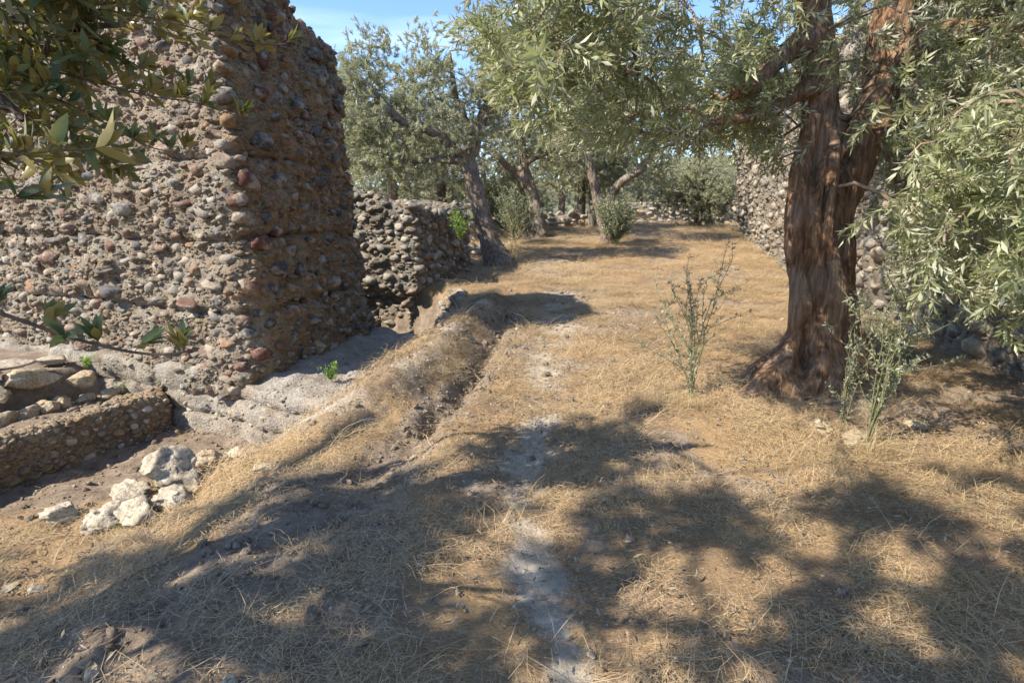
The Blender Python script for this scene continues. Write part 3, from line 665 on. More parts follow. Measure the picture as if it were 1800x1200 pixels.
rocks = [
    (312, 822, .52, .40, .40, 'white', 'largest white limestone boulder at the foot of the plastered footing'),
    (232, 862, .24, .2, .17, 'white', 'rounded white boulder leaning above its neighbour, left of the largest boulder'),
    (246, 888, .25, .22, .17, 'white', 'blocky white boulder resting low in straw below the largest boulder'),
    (188, 900, .24, .2, .13, 'white', 'flat broken white rock half sunk in straw near the trench edge'),
    (108, 893, .22, .18, .12, 'white', 'leftmost of the white rocks along the trench edge'),
    (306, 868, .2, .18, .14, 'white', 'grey-white rock tucked under the front of the largest boulder'),
    (334, 882, .09, .08, .07, 'white', 'small pale rock in straw right of the largest boulder'),
    (375, 800, .34, .26, .2, 'tan', 'tan weathered rock between the largest boulder and the footing'),
    (415, 792, .22, .2, .12, 'white', 'pale flat rock against the footing right of the boulders'),
    (466, 820, .17, .12, .04, 'white', 'flat white stone lying on the lit mound'),
    (548, 1084, .075, .06, .07, 'grey', 'upright pinkish grey stone in the shaded soil gully'),
    (828, 866, .055, .05, .05, 'white', 'small white stone in shade beside the gully, left of the bare strip'),
    (66, 1036, .13, .1, .04, 'grey', 'flat grey stone in the shaded straw at far left'),
    (165, 1180, .07, .06, .04, 'white', 'pale stone in shaded straw near the bottom left corner'),
    (402, 1196, .08, .06, .04, 'white', 'white stone cut off by the bottom edge of the view'),
    (20, 1028, .09, .07, .03, 'white', 'white patchy stone left of the flat grey stone'),
    (166, 1006, .04, .035, .03, 'grey', 'little round grey stone in shaded straw at left'),
    (1050, 866, .035, .03, .02, 'white', 'white chip on straw right of the bare strip'),
    (1064, 877, .035, .03, .022, 'white', 'white chip just below another right of the bare strip'),
    (1128, 906, .035, .03, .02, 'white', 'lone white pebble in shade furthest right of the bare strip'),
    (1037, 1152, .05, .035, .02, 'white', 'jagged white chip near the bottom centre'),
    (1010, 852, .03, .025, .018, 'white', 'white chip closest to the bare strip edge'),
    (1500, 768, .35, .26, .1, 'tan', 'broad tan rock half buried in front of the big olive roots'),
    (1440, 748, .3, .2, .1, 'tan', 'pale tan rock half buried left of the broad one at the olive roots'),
    (1610, 745, .22, .16, .06, 'tan', 'dusty tan rock in shade right of the big olive roots'),
    (548, 628, .22, .17, .26, 'tan', 'upright orange-brown stone standing on the ledge against the shaded wall face'),
    (1290, 470, .3, .2, .14, 'grey', 'grey fallen stone on the straw by the right wall'),
]
for i, (px, py, a, b, c, k, lab) in enumerate(rocks):
    if k == 'white' and 0.15 < a < .3: a, b, c = a * 1.25, b * 1.25, c * 1.25
    p = on_ground(px, py + 100 * c * 4.4 / max(2.0, on_ground(px, py)[1]) if c > .1 else py + 4)
    if k == 'tan' and 'ledge' in lab: p = np.array([-2.45, 6.95, -0.12])
    big = a > 0.2
    rock_obj('boulder' if big else 'stone', (p[0], p[1], p[2] + c * (0.22 if c > .1 else .15)), (a, b, c), 400 + i, M['white_rock' if k == 'white' else ('tan_rock' if k == 'tan' else 'grey_o')], lab, 'boulder' if big else 'stone', rot=random.random() * 3, sub=4 if a > .18 else (3 if a > 0.07 else 2), rg=0.26, cuts=14, cut_h=(0.5, 0.85), group='rocks along the trench edge' if big and k == 'white' else ('loose stones on the ground' if not big else None))

def rubble_bank():
    """loose stones of the pit's right bank"""
    root = empty('rubble_bank', (-1.0, 9.3, -0.4), 'loose white-grey rubble bank falling into the dark pit beside the ridge', 'rubble')
    r = np.random.default_rng(5); ms = []
    for i in range(420):
        y = r.uniform(7.6, 10.8); x = -0.98 - r.uniform(-0.1, 0.65); z = hz(x, y); s_ = r.uniform(0.04, 0.13)
        m = np.diag([s_, s_ * r.uniform(.6, 1), s_ * r.uniform(.5, .9), 1.0]); q = Matrix.Rotation(r.uniform(0, 6.28), 4, 'Z') @ Matrix.Rotation(r.uniform(-.5, .5), 4, 'X')
        m = np.array(q) @ m; m[:3, 3] = (x, y, z + s_ * .2); ms.append(m)
    ms = np.array(ms); place_parts('stone', ms[:200], SHAPES, M['grey_o'], root, r)
    g = Geo()
    for m in ms[200:]: g.add(SHAPES[r.integers(12)] @ m[:3, :3].T + m[:3, 3], ICO2[1], r.random())
    tag(link('stone_infill', g.mesh('infill'), M['grey_a'], root), kind='stuff')
rubble_bank()

def far_wall(name, a, b, h, th, label, seed, z0=0.0, sp=0.3):
    a = np.array(a, float); b = np.array(b, float); d = b - a; n = np.array([-d[1], d[0]]) / np.linalg.norm(d) * th
    root = empty(name, (*(a + b) / 2, z0), label, 'stone wall', 'far low stone walls')
    poly = [tuple(a), tuple(b), tuple(b + n), tuple(a + n)]
    V, F = prism(poly, z0 - 0.4, lambda x, y: z0 + h + 0.18 * n2(x, y, 0.7, 3, seed), 0.08, 4, 0.5)
    P, Nn, Fs = remesh(V, F, 0.1, 2); P1, _ = rough(P, Nn, [(1.0, 0.08), (4, 0.05)], seed)
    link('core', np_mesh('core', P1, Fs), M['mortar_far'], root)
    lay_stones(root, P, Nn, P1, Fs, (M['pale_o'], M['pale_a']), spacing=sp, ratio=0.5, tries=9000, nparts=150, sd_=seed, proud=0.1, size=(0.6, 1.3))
far_wall('dry_stone_wall', (4.5, 33), (14, 34), 1.15, 0.7, 'far pale dry-stone wall closing the end of the path', 41, 0.85)
far_wall('dry_stone_wall', (-0.6, 25.5), (3.4, 26.5), 0.55, 0.5, 'knee-high far stone wall behind the pair of slim trunks', 43, 0.8)
far_wall('dry_stone_wall', (-1.0, 16.2), (0.7, 21.5), 0.45, 0.5, 'low tumbled stone wall behind the leaning olive and dry weeds', 45, 0.15)
far_wall('dry_stone_wall', (-9, 20), (-1.2, 19.6), 1.3, 0.6, 'shaded rubble wall seen between the pier and the leaning olive', 47, 0.4)

# ------------------------------------------------------------------ straw, gravel : scattered litter (geometry nodes instances of small tufts)
def blade(g, r, base, ang, length, width, lift, curl, segs=3, rnd=0.0):
    p = np.array(base, float); z_floor = p[2] - 0.01; V = []; a = ang
    for k in range(segs + 1):
        t = k / segs; wv = width * (1 - 0.75 * t) / 2; nx = np.array([-math.sin(a), math.cos(a), r.uniform(-.4, .4)])
        V.append(p - nx * wv); V.append(p + nx * wv)
        st = length / segs; e = lift * (1 - t * 1.3)
        p = p + np.array([math.cos(a) * math.cos(e), math.sin(a) * math.cos(e), math.sin(e)]) * st; a += curl / segs + r.normal(0, 0.08)
        p[2] = max(p[2], z_floor)
    F = [(2 * k, 2 * k + 1, 2 * k + 3, 2 * k + 2) for k in range(segs)]
    g.add(V, F, rnd)
def straw_tuft(seed, n, rad, lr, wr, lift):
    r = np.random.default_rng(seed); g = Geo()
    for i in range(n):
        a = r.uniform(0, 6.28); q = rad * math.sqrt(r.random())
        blade(g, r, (q * math.cos(a), q * math.sin(a), r.uniform(0, 0.04)), r.uniform(0, 6.28), r.uniform(*lr), r.uniform(*wr), max(-.1, r.normal(lift, 0.22)), r.normal(0, 0.7), 3, r.random())
    return g.mesh('straw_tuft', True)
straw_src = [source('straw_tuft', straw_tuft(s_, n, rad, lr, wr, lf), M['straw']) for s_, n, rad, lr, wr, lf in
             [(1, 46, .12, (.03, .11), (.0013, .003), .14), (2, 46, .13, (.02, .09), (.0012, .003), .12), (3, 24, .12, (.08, .22), (.0013, .0028), .24), (4, 70, .12, (.01, .045), (.0014, .004), .1),
              (5, 9, .18, (.18, .45), (.0018, .0032), .32), (6, 40, .13, (.03, .11), (.0013, .0032), .18)]]
def straw_density(x, y):
    d = 1.0 - 0.62 * np.clip(chalk_mask(x, y) * 1.3 - 0.15, 0, 1)
    s_ = soil_mask(x, y); d = d * (1 - 0.8 * np.clip(s_ * 1.3 - 0.25, 0, 1))
    low = poly_sd(x, y, LOW) > 0.12; d = np.where(low, 0.02, d)
    d = d * np.clip(0.42 + 1.05 * n2(x, y, 1.5, 4, 51), 0.05, 1.2)
    return d
def scatter_xy(n, x0, x1, y0, y1, dens, seed):
    r = np.random.default_rng(seed); x = r.uniform(x0, x1, n); y = r.uniform(y0, y1, n); m = r.random(n) < dens(x, y); x, y = x[m], y[m]
    px, py, f = project(np.column_stack([x, y, height(x, y)])); k = (f > 0.2) & (px > -350) & (px < 2150) & (py < 1450)
    return x[k], y[k], r
def straw_object():
    XS = []; SC = []; ID = []
    for n, b, sc_ in ((5200, (-3.4, 3.4, 0.9, 3.6), .9), (6500, (-4.5, 5.2, 3.6, 6.5), 1.05), (13000, (-3, 7.5, 6.5, 12), 1.2), (13000, (-4, 10, 12, 26), 1.8), (1500, (-8, 12, 26, 34), 3.5)):
        x, y, r = scatter_xy(n, b[0], b[1], b[2], b[3], straw_density, n); s_ = sc_ * r.uniform(.75, 1.3, len(x))
        XS.append(np.column_stack([x, y])); SC.append(s_); ID.append(r.choice(6, len(x), p=[.20, .18, .18, .2, .08, .16]))
    XY = np.concatenate(XS); s_ = np.concatenate(SC); idx = np.concatenate(ID); x, y = XY.T
    r = np.random.default_rng(3); nn = hnormal(x, y); P = np.column_stack([x, y, height(x, y) + 0.004]); rot = euler_of(frames(nn, r.uniform(0, 6.28, len(x))))
    o = link('dry_straw', point_mesh('dry_straw', P, rot, np.column_stack([s_, s_, s_ * 0.9]), idx), None); gn_scatter(o, straw_src)
    tag(o, 'matted dry straw lying over the path, mound and ridge', 'straw', kind='stuff')
straw_object()

def gravel_object():
    src = []
    for i in range(6):
        V = SHAPES[i] * np.array([1, .8, .6]); me = np_mesh('pebble', V, ICO2[1], True, {'rnd': (np.full(len(V), (i + .5) / 6), 'POINT')}); src.append(source('pebble', me, M['white_rock'] if i < 3 else M['pale_a']))
    def dens(x, y): return np.clip(0.10 + 1.6 * chalk_mask(x, y) + 0.25 * soil_mask(x, y), 0, 1)
    XS = []; SC = []
    for n, b, lo in ((16000, (-3, 3, 0.9, 3.6), .0022), (14000, (-5.5, 4, 3.6, 7), .0035), (6000, (-2, 5, 7, 14), .007)):
        x, y, r = scatter_xy(n, b[0], b[1], b[2], b[3], dens, n + 7); XS.append(np.column_stack([x, y])); SC.append(lo * (1 + r.pareto(2.2, len(x)).clip(0, 4)))
    XY = np.concatenate(XS); s_ = np.concatenate(SC); x, y = XY.T; r = np.random.default_rng(9)
    P = np.column_stack([x, y, height(x, y) + s_ * .2]); rot = r.uniform(-.5, .5, (len(x), 3)); rot[:, 2] = r.uniform(0, 6.28, len(x))
    o = link('gravel', point_mesh('gravel', P, rot, np.column_stack([s_] * 3), r.integers(0, 6, len(x))), None); gn_scatter(o, src)
    tag(o, 'scattered white chips and pebbles along the bare strip', 'gravel', kind='stuff')
gravel_object()
def clods_object():
    m = mat_rock('earth_clod', (0.13, 0.092, 0.064), (0.30, 0.235, 0.17))
    src = [source('clod', np_mesh('clod', rugged(SHAPES[i], 70 + i, .2) * [1, .85, .65], ICO2[1], True), m) for i in range(8)]
    def dens(x, y): return np.clip(1.1 * np.exp(-(line_d(x, y, CREV)[0] / .2) ** 2) + .35 * soil_mask(x, y) + 0.5 * np.exp(-(poly_sd(x, y, LOW) / .3) ** 2) + .04, 0, 1)
    x, y, r = scatter_xy(26000, -5.5, 3, 1.2, 11, dens, 77); s_ = .006 * (1 + r.pareto(1.9, len(x)).clip(0, 5)); s_ *= np.where(y > 5, 1.5, 1)
    P = np.column_stack([x, y, height(x, y) + s_ * .15]); rot = r.uniform(-.6, .6, (len(x), 3)); rot[:, 2] = r.uniform(0, 6.28, len(x))
    o = link('clods', point_mesh('clods', P, rot, np.column_stack([s_] * 3), r.integers(0, 8, len(x))), None); gn_scatter(o, src)
    tag(o, 'crumbled earth clods along the crevice, ridge and trench edge', 'soil', kind='stuff')
clods_object()
def litter_object():
    m = mat_leaf('fallen_leaf', (.09, .07, .04), (.30, .22, .13), (.25, .21, .15), (.3, .25, .1), .1, .6, .3)
    src = []
    for i in range(4):
        r = np.random.default_rng(i); g = Geo(); L_ = (np.array([(0, 0, 0), (-.118, .45, .03), (0, .47, -.01), (.118, .45, .03), (0, 1, -.08)]), np.array([(0, 2, 1), (0, 3, 2), (2, 4, 1), (3, 4, 2)]))
        for q in range(9):
            S = r.uniform(.028, .05); e = frames(np.array([[r.normal(0, .35), r.normal(0, .35), 1 if r.random() < .6 else -1]]), np.array([r.uniform(0, 6.28)]))[0]; g.add(L_[0] * S @ e.T + [r.uniform(-.2, .2), r.uniform(-.2, .2), r.uniform(.004, .03)], L_[1], r.random())
        src.append(source('leaf_litter', g.mesh('leaf_litter'), m))
    def dens(x, y): return np.clip(.35 + .7 * n2(x, y, .8, 3, 61), 0.05, 1)
    XY = []
    for n, b in ((1300, (-3.4, 3.4, .9, 3.6)), (2600, (-3, 5, 3.6, 8))):
        x, y, r = scatter_xy(n, *b, dens, n + 1); XY.append(np.column_stack([x, y]))
    x, y = np.concatenate(XY).T; r = np.random.default_rng(8)
    o = link('leaf_litter', point_mesh('leaf_litter', np.column_stack([x, y, height(x, y) + .012]), euler_of(frames(hnormal(x, y), r.uniform(0, 6.28, len(x)))), np.column_stack([r.uniform(.8, 1.2, len(x))] * 3), r.integers(0, 4, len(x))), None); gn_scatter(o, src)
    tag(o, 'fallen grey-brown olive leaves scattered over the straw', 'leaf litter', kind='stuff')
litter_object()

# ------------------------------------------------------------------ trees
def tube(pts, rad, sides=8, close=True):
    pts = np.asarray(pts, float); n = len(pts); rad = np.asarray(rad, float)
    d = np.gradient(pts, axis=0); d /= np.linalg.norm(d, axis=1)[:, None] + 1e-9
    u = np.cross(d[0], [0.31, 0.77, 0.55]); u /= np.linalg.norm(u) + 1e-9; V = []; a = np.arange(sides) * 2 * math.pi / sides
    for i in range(n):
        u = u - d[i] * (u @ d[i]); u /= np.linalg.norm(u) + 1e-9; w_ = np.cross(d[i], u)
        V.append(pts[i] + rad[i] * (np.cos(a)[:, None] * u + np.sin(a)[:, None] * w_))
    V = np.concatenate(V); F = []
    for i in range(n - 1):
        for k in range(sides): F.append((i * sides + k, i * sides + (k + 1) % sides, (i + 1) * sides + (k + 1) % sides, (i + 1) * sides + k))
    F = np.array(F); V2 = np.concatenate([V, pts[:1], pts[-1:]]); b, t = len(V), len(V) + 1
    F3 = [((k + 1) % sides, k, b) for k in range(sides)] + [((n - 1) * sides + k, (n - 1) * sides + (k + 1) % sides, t) for k in range(sides)]
    return V2, [np.array(F3), F]
def resample(pts, rad, step):
    pts = np.asarray(pts, float); rad = np.asarray(rad, float); s_ = np.concatenate(([0], np.cumsum(np.linalg.norm(np.diff(pts, axis=0), axis=1))))
    m = max(3, int(s_[-1] / step)); q = np.linspace(0, s_[-1], m)
    # catmull-like smoothing by fitting through dense linear + blur
    P = np.column_stack([np.interp(q, s_, pts[:, k]) for k in range(3)]); 
    for _ in range(2): P[1:-1] = (P[:-2] + 2 * P[1:-1] + P[2:]) / 4
    return P, np.interp(q, s_, rad)

def solid_trunk(stems, voxel, amp, seed, hollows=(), twist=0.5):
    Vs = []; F3 = []; F4 = []; n = 0; SK = []; SR = []
    for pts, rad in stems:
        P, r_ = resample(pts, rad, max(0.06, voxel * 2)); SK.append(P); SR.append(r_); P[1:-1] += 0.30 * r_[1:-1, None] * np.stack([noise(P[1:-1] * 2.5 + q * 7, seed + q) for q in range(3)], 1)
        V, (f3, f4) = tube(P, r_, 12); Vs.append(V); F3.append(f3 + n); F4.append(f4 + n); n += len(V)
    P, Nn, Fs = remesh(np.concatenate(Vs), [np.concatenate(F3), np.concatenate(F4)], voxel, 2)
    c = P.mean(0); a = P[:, 2] * twist; x = (P[:, 0] - c[0]); y = (P[:, 1] - c[1]); ca, sa = np.cos(a), np.sin(a)
    Q = np.column_stack([x * ca - y * sa, x * sa + y * ca, P[:, 2] * 0.22])
    f = 1.0 / (amp * 3.2); rid = 1 - np.abs(noise(Q * f * 0.45, seed)) * 2; rid2 = 1 - np.abs(noise(Q * f * 1.1 + 5, seed + 3)) * 2
    d = amp * (0.9 * rid + 0.45 * rid2) + amp * 0.25 * noise(P * 22, seed)
    SK = np.concatenate(SK); SR = np.concatenate(SR); loc = np.concatenate([SR[np.argmin(((P[q:q + 4000, None] - SK[None]) ** 2).sum(2), 1)] for q in range(0, len(P), 4000)]); d = d * np.clip(loc / 0.22, 0.12, 1.1)
    for (hc, hr, dep) in hollows:
        e = ((P - np.array(hc)) / np.array(hr)); d = d - dep * np.exp(-(e ** 2).sum(1))
    return P + Nn * (d - amp * 0.5 * np.clip(loc / .22, .12, 1))[:, None], Fs

def leaf_mesh_arrays(L=1.0, W=0.2, fold=0.25, bend=0.12, segs=4):
    V = []; 
    for k in range(segs + 1):
        t = k / segs; wv = W * 0.5 * (math.sin(math.pi * min(1, t ** 0.8 * 0.97 + 0.03)) ** 0.75 if 0 < t < 1 else 0.0); z = -bend * t * t * L
        V += [(-wv, t * L, z + fold * wv), (0, t * L, z), (wv, t * L, z + fold * wv)]
    F = []
    for k in range(segs):
        a = 3 * k
        F += [(a, a + 3, a + 4, a + 1), (a + 1, a + 4, a + 5, a + 2)]
    return np.array(V, float), np.array([f[::-1] for f in F])
LEAF_LO = (np.array([(0, 0, 0), (-.118, .45, .035), (0, .47, -.01), (.118, .45, .035), (0, 1, -.1)]), np.array([(0, 2, 1), (0, 3, 2), (2, 4, 1), (3, 4, 2)]))   # unit length
LEAF_HI = leaf_mesh_arrays(1, .2); LEAF_BROAD = leaf_mesh_arrays(1, .33, 0.2, 0.08, 4)

def spray(seed, length, nleaf, leaf_len, leafV, leafF, twig_r=0.0015, droop=0.3, ups=0.5, split=True, whorl=False):
    """returns mesh arrays of a leafy shoot growing along +z and its leaf matrices"""
    r = np.random.default_rng(seed); leaves = []; twigs = []
    def shoot(o, d, ln, n):
        pts = [o]; p = o.copy(); dd = d / np.linalg.norm(d); k = 6
        for i in range(k):
            dd = dd + r.normal(0, .10, 3) + np.array([0.0, -droop * 0.15, 0]); dd /= np.linalg.norm(dd); p = p + dd * ln / k; pts.append(p.copy())
        pts = np.array(pts); twigs.append((pts, np.linspace(twig_r * 1.2, twig_r * .5, len(pts))))
        s_ = np.linspace(0, 1, len(pts)); spin = r.uniform(0, 6.28)
        for j in range(n):
            t = (j // 2 + .6) / (n / 2) if not whorl else min(1, 0.55 + .45 * j / n); t = min(t, 1)
            q = np.array([np.interp(t, s_, pts[:, c]) for c in range(3)]); ax = pts[min(len(pts) - 1, int(t * (len(pts) - 1)) + 1)] - pts[max(0, int(t * (len(pts) - 1)))] + 1e-6; ax /= np.linalg.norm(ax)
            an = spin + (j % 2) * math.pi + (j // 2) * 1.57 + r.normal(0, .3)
            u = np.cross(ax, [0.3, 0.9, 0.2]); u /= np.linalg.norm(u); v = np.cross(ax, u); side = u * math.cos(an) + v * math.sin(an)
            op = r.uniform(.45, 1.0) if t < .95 else r.uniform(.1, .4)
            yd = ax * math.cos(op) + side * math.sin(op); yd /= np.linalg.norm(yd); zn = ax - yd * (ax @ yd); zn /= np.linalg.norm(zn) + 1e-9
            zn = zn + r.normal(0, .25, 3); zn -= yd * (zn @ yd); zn /= np.linalg.norm(zn); xd = np.cross(yd, zn); S = leaf_len * r.uniform(.7, 1.15)
            m = np.eye(4); m[:3, 0] = xd * S; m[:3, 1] = yd * S; m[:3, 2] = zn * S; m[:3, 3] = q; leaves.append((m, r.random()))
    z = np.array([0, 0, 1.0]); shoot(np.zeros(3), z, length, nleaf)
    if split:
        for _ in range(2):
            b = r.normal(0, 1, 3) * .5 + z * .9; o = twigs[0][0][r.integers(1, 4)]; shoot(o.copy(), b, length * r.uniform(.45, .7), int(nleaf * .55))
    return leaves, twigs
def spray_mesh(leaves, twigs, leafV, leafF, sides=3):
    g = Geo()
    for m, q in leaves: g.add(leafV @ m[:3, :3].T + m[:3, 3], leafF, q)
    nleafF = sum(len(f) for f in g.F3) + sum(len(f) for f in g.F4)
    h = Geo()
    for P, r_ in twigs:
        V, (f3, f4) = tube(P, r_, sides); h.add(V, f4, 0.5)
    F = []; V = g.V + h.V; mi = []
    off = g.n
    gf = (g.F3 or g.F4); F3 = np.concatenate(g.F3) if g.F3 else None; F4 = np.concatenate(g.F4) if g.F4 else None
    tw = np.concatenate(h.F4) + off
    Fs = []; mi = []
    if F3 is not None: Fs.append(F3); mi.append(np.zeros(len(F3)))
    F4a = [f for f in (F4,) if f is not None]
    if F4a: Fs.append(np.concatenate([F4, tw])); mi += [np.zeros(len(F4)), np.ones(len(tw))]
    else: Fs.append(tw); mi.append(np.ones(len(tw)))
    me = np_mesh('leafy_spray', np.concatenate(V), Fs, True, {'rnd': (np.concatenate(g.a + h.a), 'POINT')})
    return me, np.concatenate(mi).astype(np.int32)
def make_sprays(n, seed, leafset, mat, **k):
    out = []
    for i in range(n):
        lv, tw = spray(seed + i, k['length'] * (0.85 + .3 * ((i * 37) % 10) / 10), k['nleaf'], k['leaf_len'], *leafset, twig_r=k.get('twig_r', .0015), droop=k.get('droop', .3), whorl=k.get('whorl', False), split=k.get('split', True))
        me, mi = spray_mesh(lv, tw, *leafset); me.materials.append(mat); me.materials.append(M['twig']); me.polygons.foreach_set('material_index', mi)
        out.append((bpy.data.objects.new('leafy_spray', me), lv, tw))
    return out
SPRAY_NEAR = make_sprays(6, 100, LEAF_LO, M['leaf'], length=.20, nleaf=18, leaf_len=.062, droop=.6)
SPRAY_FAR = make_sprays(6, 200, LEAF_LO, M['leaf_far'], length=.22, nleaf=36, leaf_len=.06, twig_r=.003, droop=.3)
SPRAY_GOLD = make_sprays(5, 300, LEAF_BROAD, M['leaf_gold'], length=.19, nleaf=12, leaf_len=.066, droop=.1)

def grow(skel, clusters, seed, sag=0.15, r_tip=0.004, r_gain=0.0042, rmax=0.08):
    """attach cluster centres to the skeleton like twigs reaching out; returns tubes"""
    r = np.random.default_rng(seed); nodes = [np.array(p, float) for p in skel]; par = [-1] * len(nodes); root_n = len(nodes)
    nodes = list(nodes); C = np.array(clusters); base = np.array(skel); d0 = np.min(np.linalg.norm(C[:, None] - base[None], axis=2), axis=1); order = np.argsort(d0)
    NA = np.zeros((len(nodes) + len(C) * 12, 3)); NA[:len(nodes)] = base; cnt = len(nodes); cost = np.zeros(len(NA)); P_ = np.full(len(NA), -1); tips = []
    for i in order:
        c = C[i]; dd = np.linalg.norm(NA[:cnt] - c, axis=1) * (1 + 0.0) + 0.35 * cost[:cnt]; j = int(np.argmin(dd)); a = NA[j]; D = np.linalg.norm(c - a)
        k = int(np.clip(D / 0.18, 2, 10)); prev = j
        for q in range(1, k + 1):
            t = q / k; p = a + (c - a) * t; arch = math.sin(math.pi * t); p = p + np.array([0, 0, sag * D * arch]) + r.normal(0, 0.05 * D * arch + 1e-4, 3)
            if q == k: p = c
            NA[cnt] = p; cost[cnt] = cost[prev] + D / k; P_[cnt] = prev; prev = cnt; cnt += 1
        tips.append(prev)
    desc = np.zeros(cnt)
    for t in tips: desc[t] += 1
    for q in range(cnt - 1, root_n - 1, -1):
        if P_[q] >= 0: desc[P_[q]] += desc[q]
    rad = np.minimum(r_tip + r_gain * np.sqrt(desc), rmax)
    g = Geo()
    # chains
    child = {}
    for q in range(root_n, cnt): child.setdefault(P_[q], []).append(q)
    starts = [(P_[q], q) for q in range(root_n, cnt) if P_[q] < root_n]
    stack = list(starts)
    while stack:
        a, q = stack.pop(); ch = [a, q]
        while True:
            cs = child.get(ch[-1], [])
            if not cs: break
            cs = sorted(cs, key=lambda e: -desc[e]); ch.append(cs[0])
            for e in cs[1:]: stack.append((ch[-2], e))
        rr = rad[ch].copy() if a >= root_n else np.concatenate(([rad[q]], rad[ch[1:]])); rr = np.minimum(rr, rad[q] * 1.0)
        V, (f3, f4) = tube(NA[ch], rr, 5 if rad[q] < .02 else 7); g.add(V, f4, 0.5)
    return g, NA[:cnt], rad

def blob_points(blobs, seed, clump=1.2):
    r = np.random.default_rng(seed); out = []
    for (c, rad, n) in blobs:
        got = 0; c = np.array(c, float); rad = np.array(rad, float)
        while got < n:
            q = r.normal(size=(n * 4, 3)); q /= np.linalg.norm(q, axis=1)[:, None]; q *= (r.random((n * 4, 1)) ** 0.42); p = c + q * rad
            k = noise(p * clump, seed + 1) > -0.25 + 0.25 * r.normal(size=len(p)); p = p[k][:n - got]; out.append(p); got += len(p)
    return np.concatenate(out)

def foliage(root, cl, per, spread, sprays, seed, scale=1.0, center=None, nleafparts=0, leafset=LEAF_LO, mat=None, hang=0.0, grow_nodes=None, cullbox=None):
    r = np.random.default_rng(seed); n = len(cl) * per; P = np.repeat(cl, per, 0) + r.normal(0, spread, (n, 3)) * np.array([1, 1, .8])
    c = np.array(center) if center is not None else cl.mean(0)
    out = P - c; out /= np.linalg.norm(out, axis=1)[:, None] + 1e-6; z = out * 0.8 + r.normal(0, .6, (n, 3)) + np.array([0, 0, 0.45 - hang]); 
    Rm = frames(z, r.uniform(0, 6.28, n)); s_ = scale * r.uniform(.75, 1.25, n); idx = r.integers(0, len(sprays), n)
    if cullbox is not None:
        k = cullbox(P); P, Rm, s_, idx = P[k], Rm[k], s_[k], idx[k]
    if nleafparts:
        px, py, f = project(P); vis = (f > .3) & (px > 0) & (px < 1800) & (py > 0) & (py < 1200); sc_ = np.where(vis, f, 1e9); order = np.argsort(sc_)
        take = []; tot = 0
        for q in order:
            if sc_[q] > 1e8 or tot + len(sprays[idx[q]][1]) > nleafparts: break
            take.append(q); tot += len(sprays[idx[q]][1])
        g = Geo(); ms = []
        for q in take:
            m = np.eye(4); m[:3, :3] = Rm[q] * s_[q]; m[:3, 3] = P[q]
            for lm, _ in sprays[idx[q]][1]: ms.append(m @ lm)
            for tp, tr in sprays[idx[q]][2]:
                V, (f3, f4) = tube(tp @ m[:3, :3].T + m[:3, 3], tr * s_[q], 4); g.add(V, f4, .5)
        place_parts('leaf', ms, [leafset[0]], mat, root, r, leafset[1])
        if g.V: tag(link('leaf_twigs', g.mesh('leaf_twigs'), M['twig'], root), kind='stuff')
        k = np.ones(len(P), bool); k[take] = False; P, Rm, s_, idx = P[k], Rm[k], s_[k], idx[k]
    o = link('foliage', point_mesh('foliage', P, euler_of(Rm), np.column_stack([s_] * 3), idx), None, root); gn_scatter(o, [q[0] for q in sprays]); tag(o, kind='stuff')
    return o

def skel_nodes(stems, step=0.2, skip=0):
    out = []
    for pts, rad in stems:
        P, _ = resample(pts, rad, step); out.append(P)
    return np.concatenate(out)

def tree(label, base, stems, limbs, blobs, per, spread, sprays, seed, bark, voxel=0.04, amp=0.03, clump=1.2, scale=1.0, hollows=(), nleafparts=0, leafset=LEAF_LO, leafmat=None,
         sag=0.12, group=None, remeshed=True, hang=0.0, name='olive_tree', zmin=None, cull=None):
    root = empty(name, base, label, 'tree', group or ('olive trees in the grove' if name == 'olive_tree' else None))
    if remeshed: P, Fs = solid_trunk(stems + [l for l in limbs], voxel, amp, seed, hollows)
    else:
        g = Geo()
        for pts, rad in stems + limbs:
            P_, r_ = resample(pts, rad, .25); V, (f3, f4) = tube(P_, r_, 9); g.add(V, f4)
        P = np.concatenate(g.V); Fs = [np.concatenate(g.F4)]; dm = noise(P * np.array([9, 9, 2]), seed); P = P + 0.03 * dm[:, None] * np.stack([noise(P * 6 + q, q) for q in range(3)], 1)
    link('trunk', np_mesh('trunk', P, Fs), bark, root)
    cl = blob_points(blobs, seed, clump)
    if zmin is not None: cl = cl[cl[:, 2] > zmin]
    if cull is not None: cl = cl[cull(cl)]
    sk = skel_nodes([s_ if len(s_[0]) < 3 else (s_[0][len(s_[0]) // 2:], s_[1][len(s_[0]) // 2:]) for s_ in stems] + limbs)
    g, nodes, rad = grow(sk, cl, seed, sag)
    tag(link('branches', g.mesh('branches'), M['twig'] if bark is M['bark'] else bark, root), kind='stuff')
    cen = np.array([b[0] for b in blobs]).mean(0)
    foliage(root, cl, per, spread, sprays, seed + 5, scale, cen, nleafparts, leafset, leafmat, hang, cullbox=cull)
    return root

def S(pts): return ([at(px, py, Y) for px, py, Y, r_ in pts], [r_ for px, py, Y, r_ in pts])

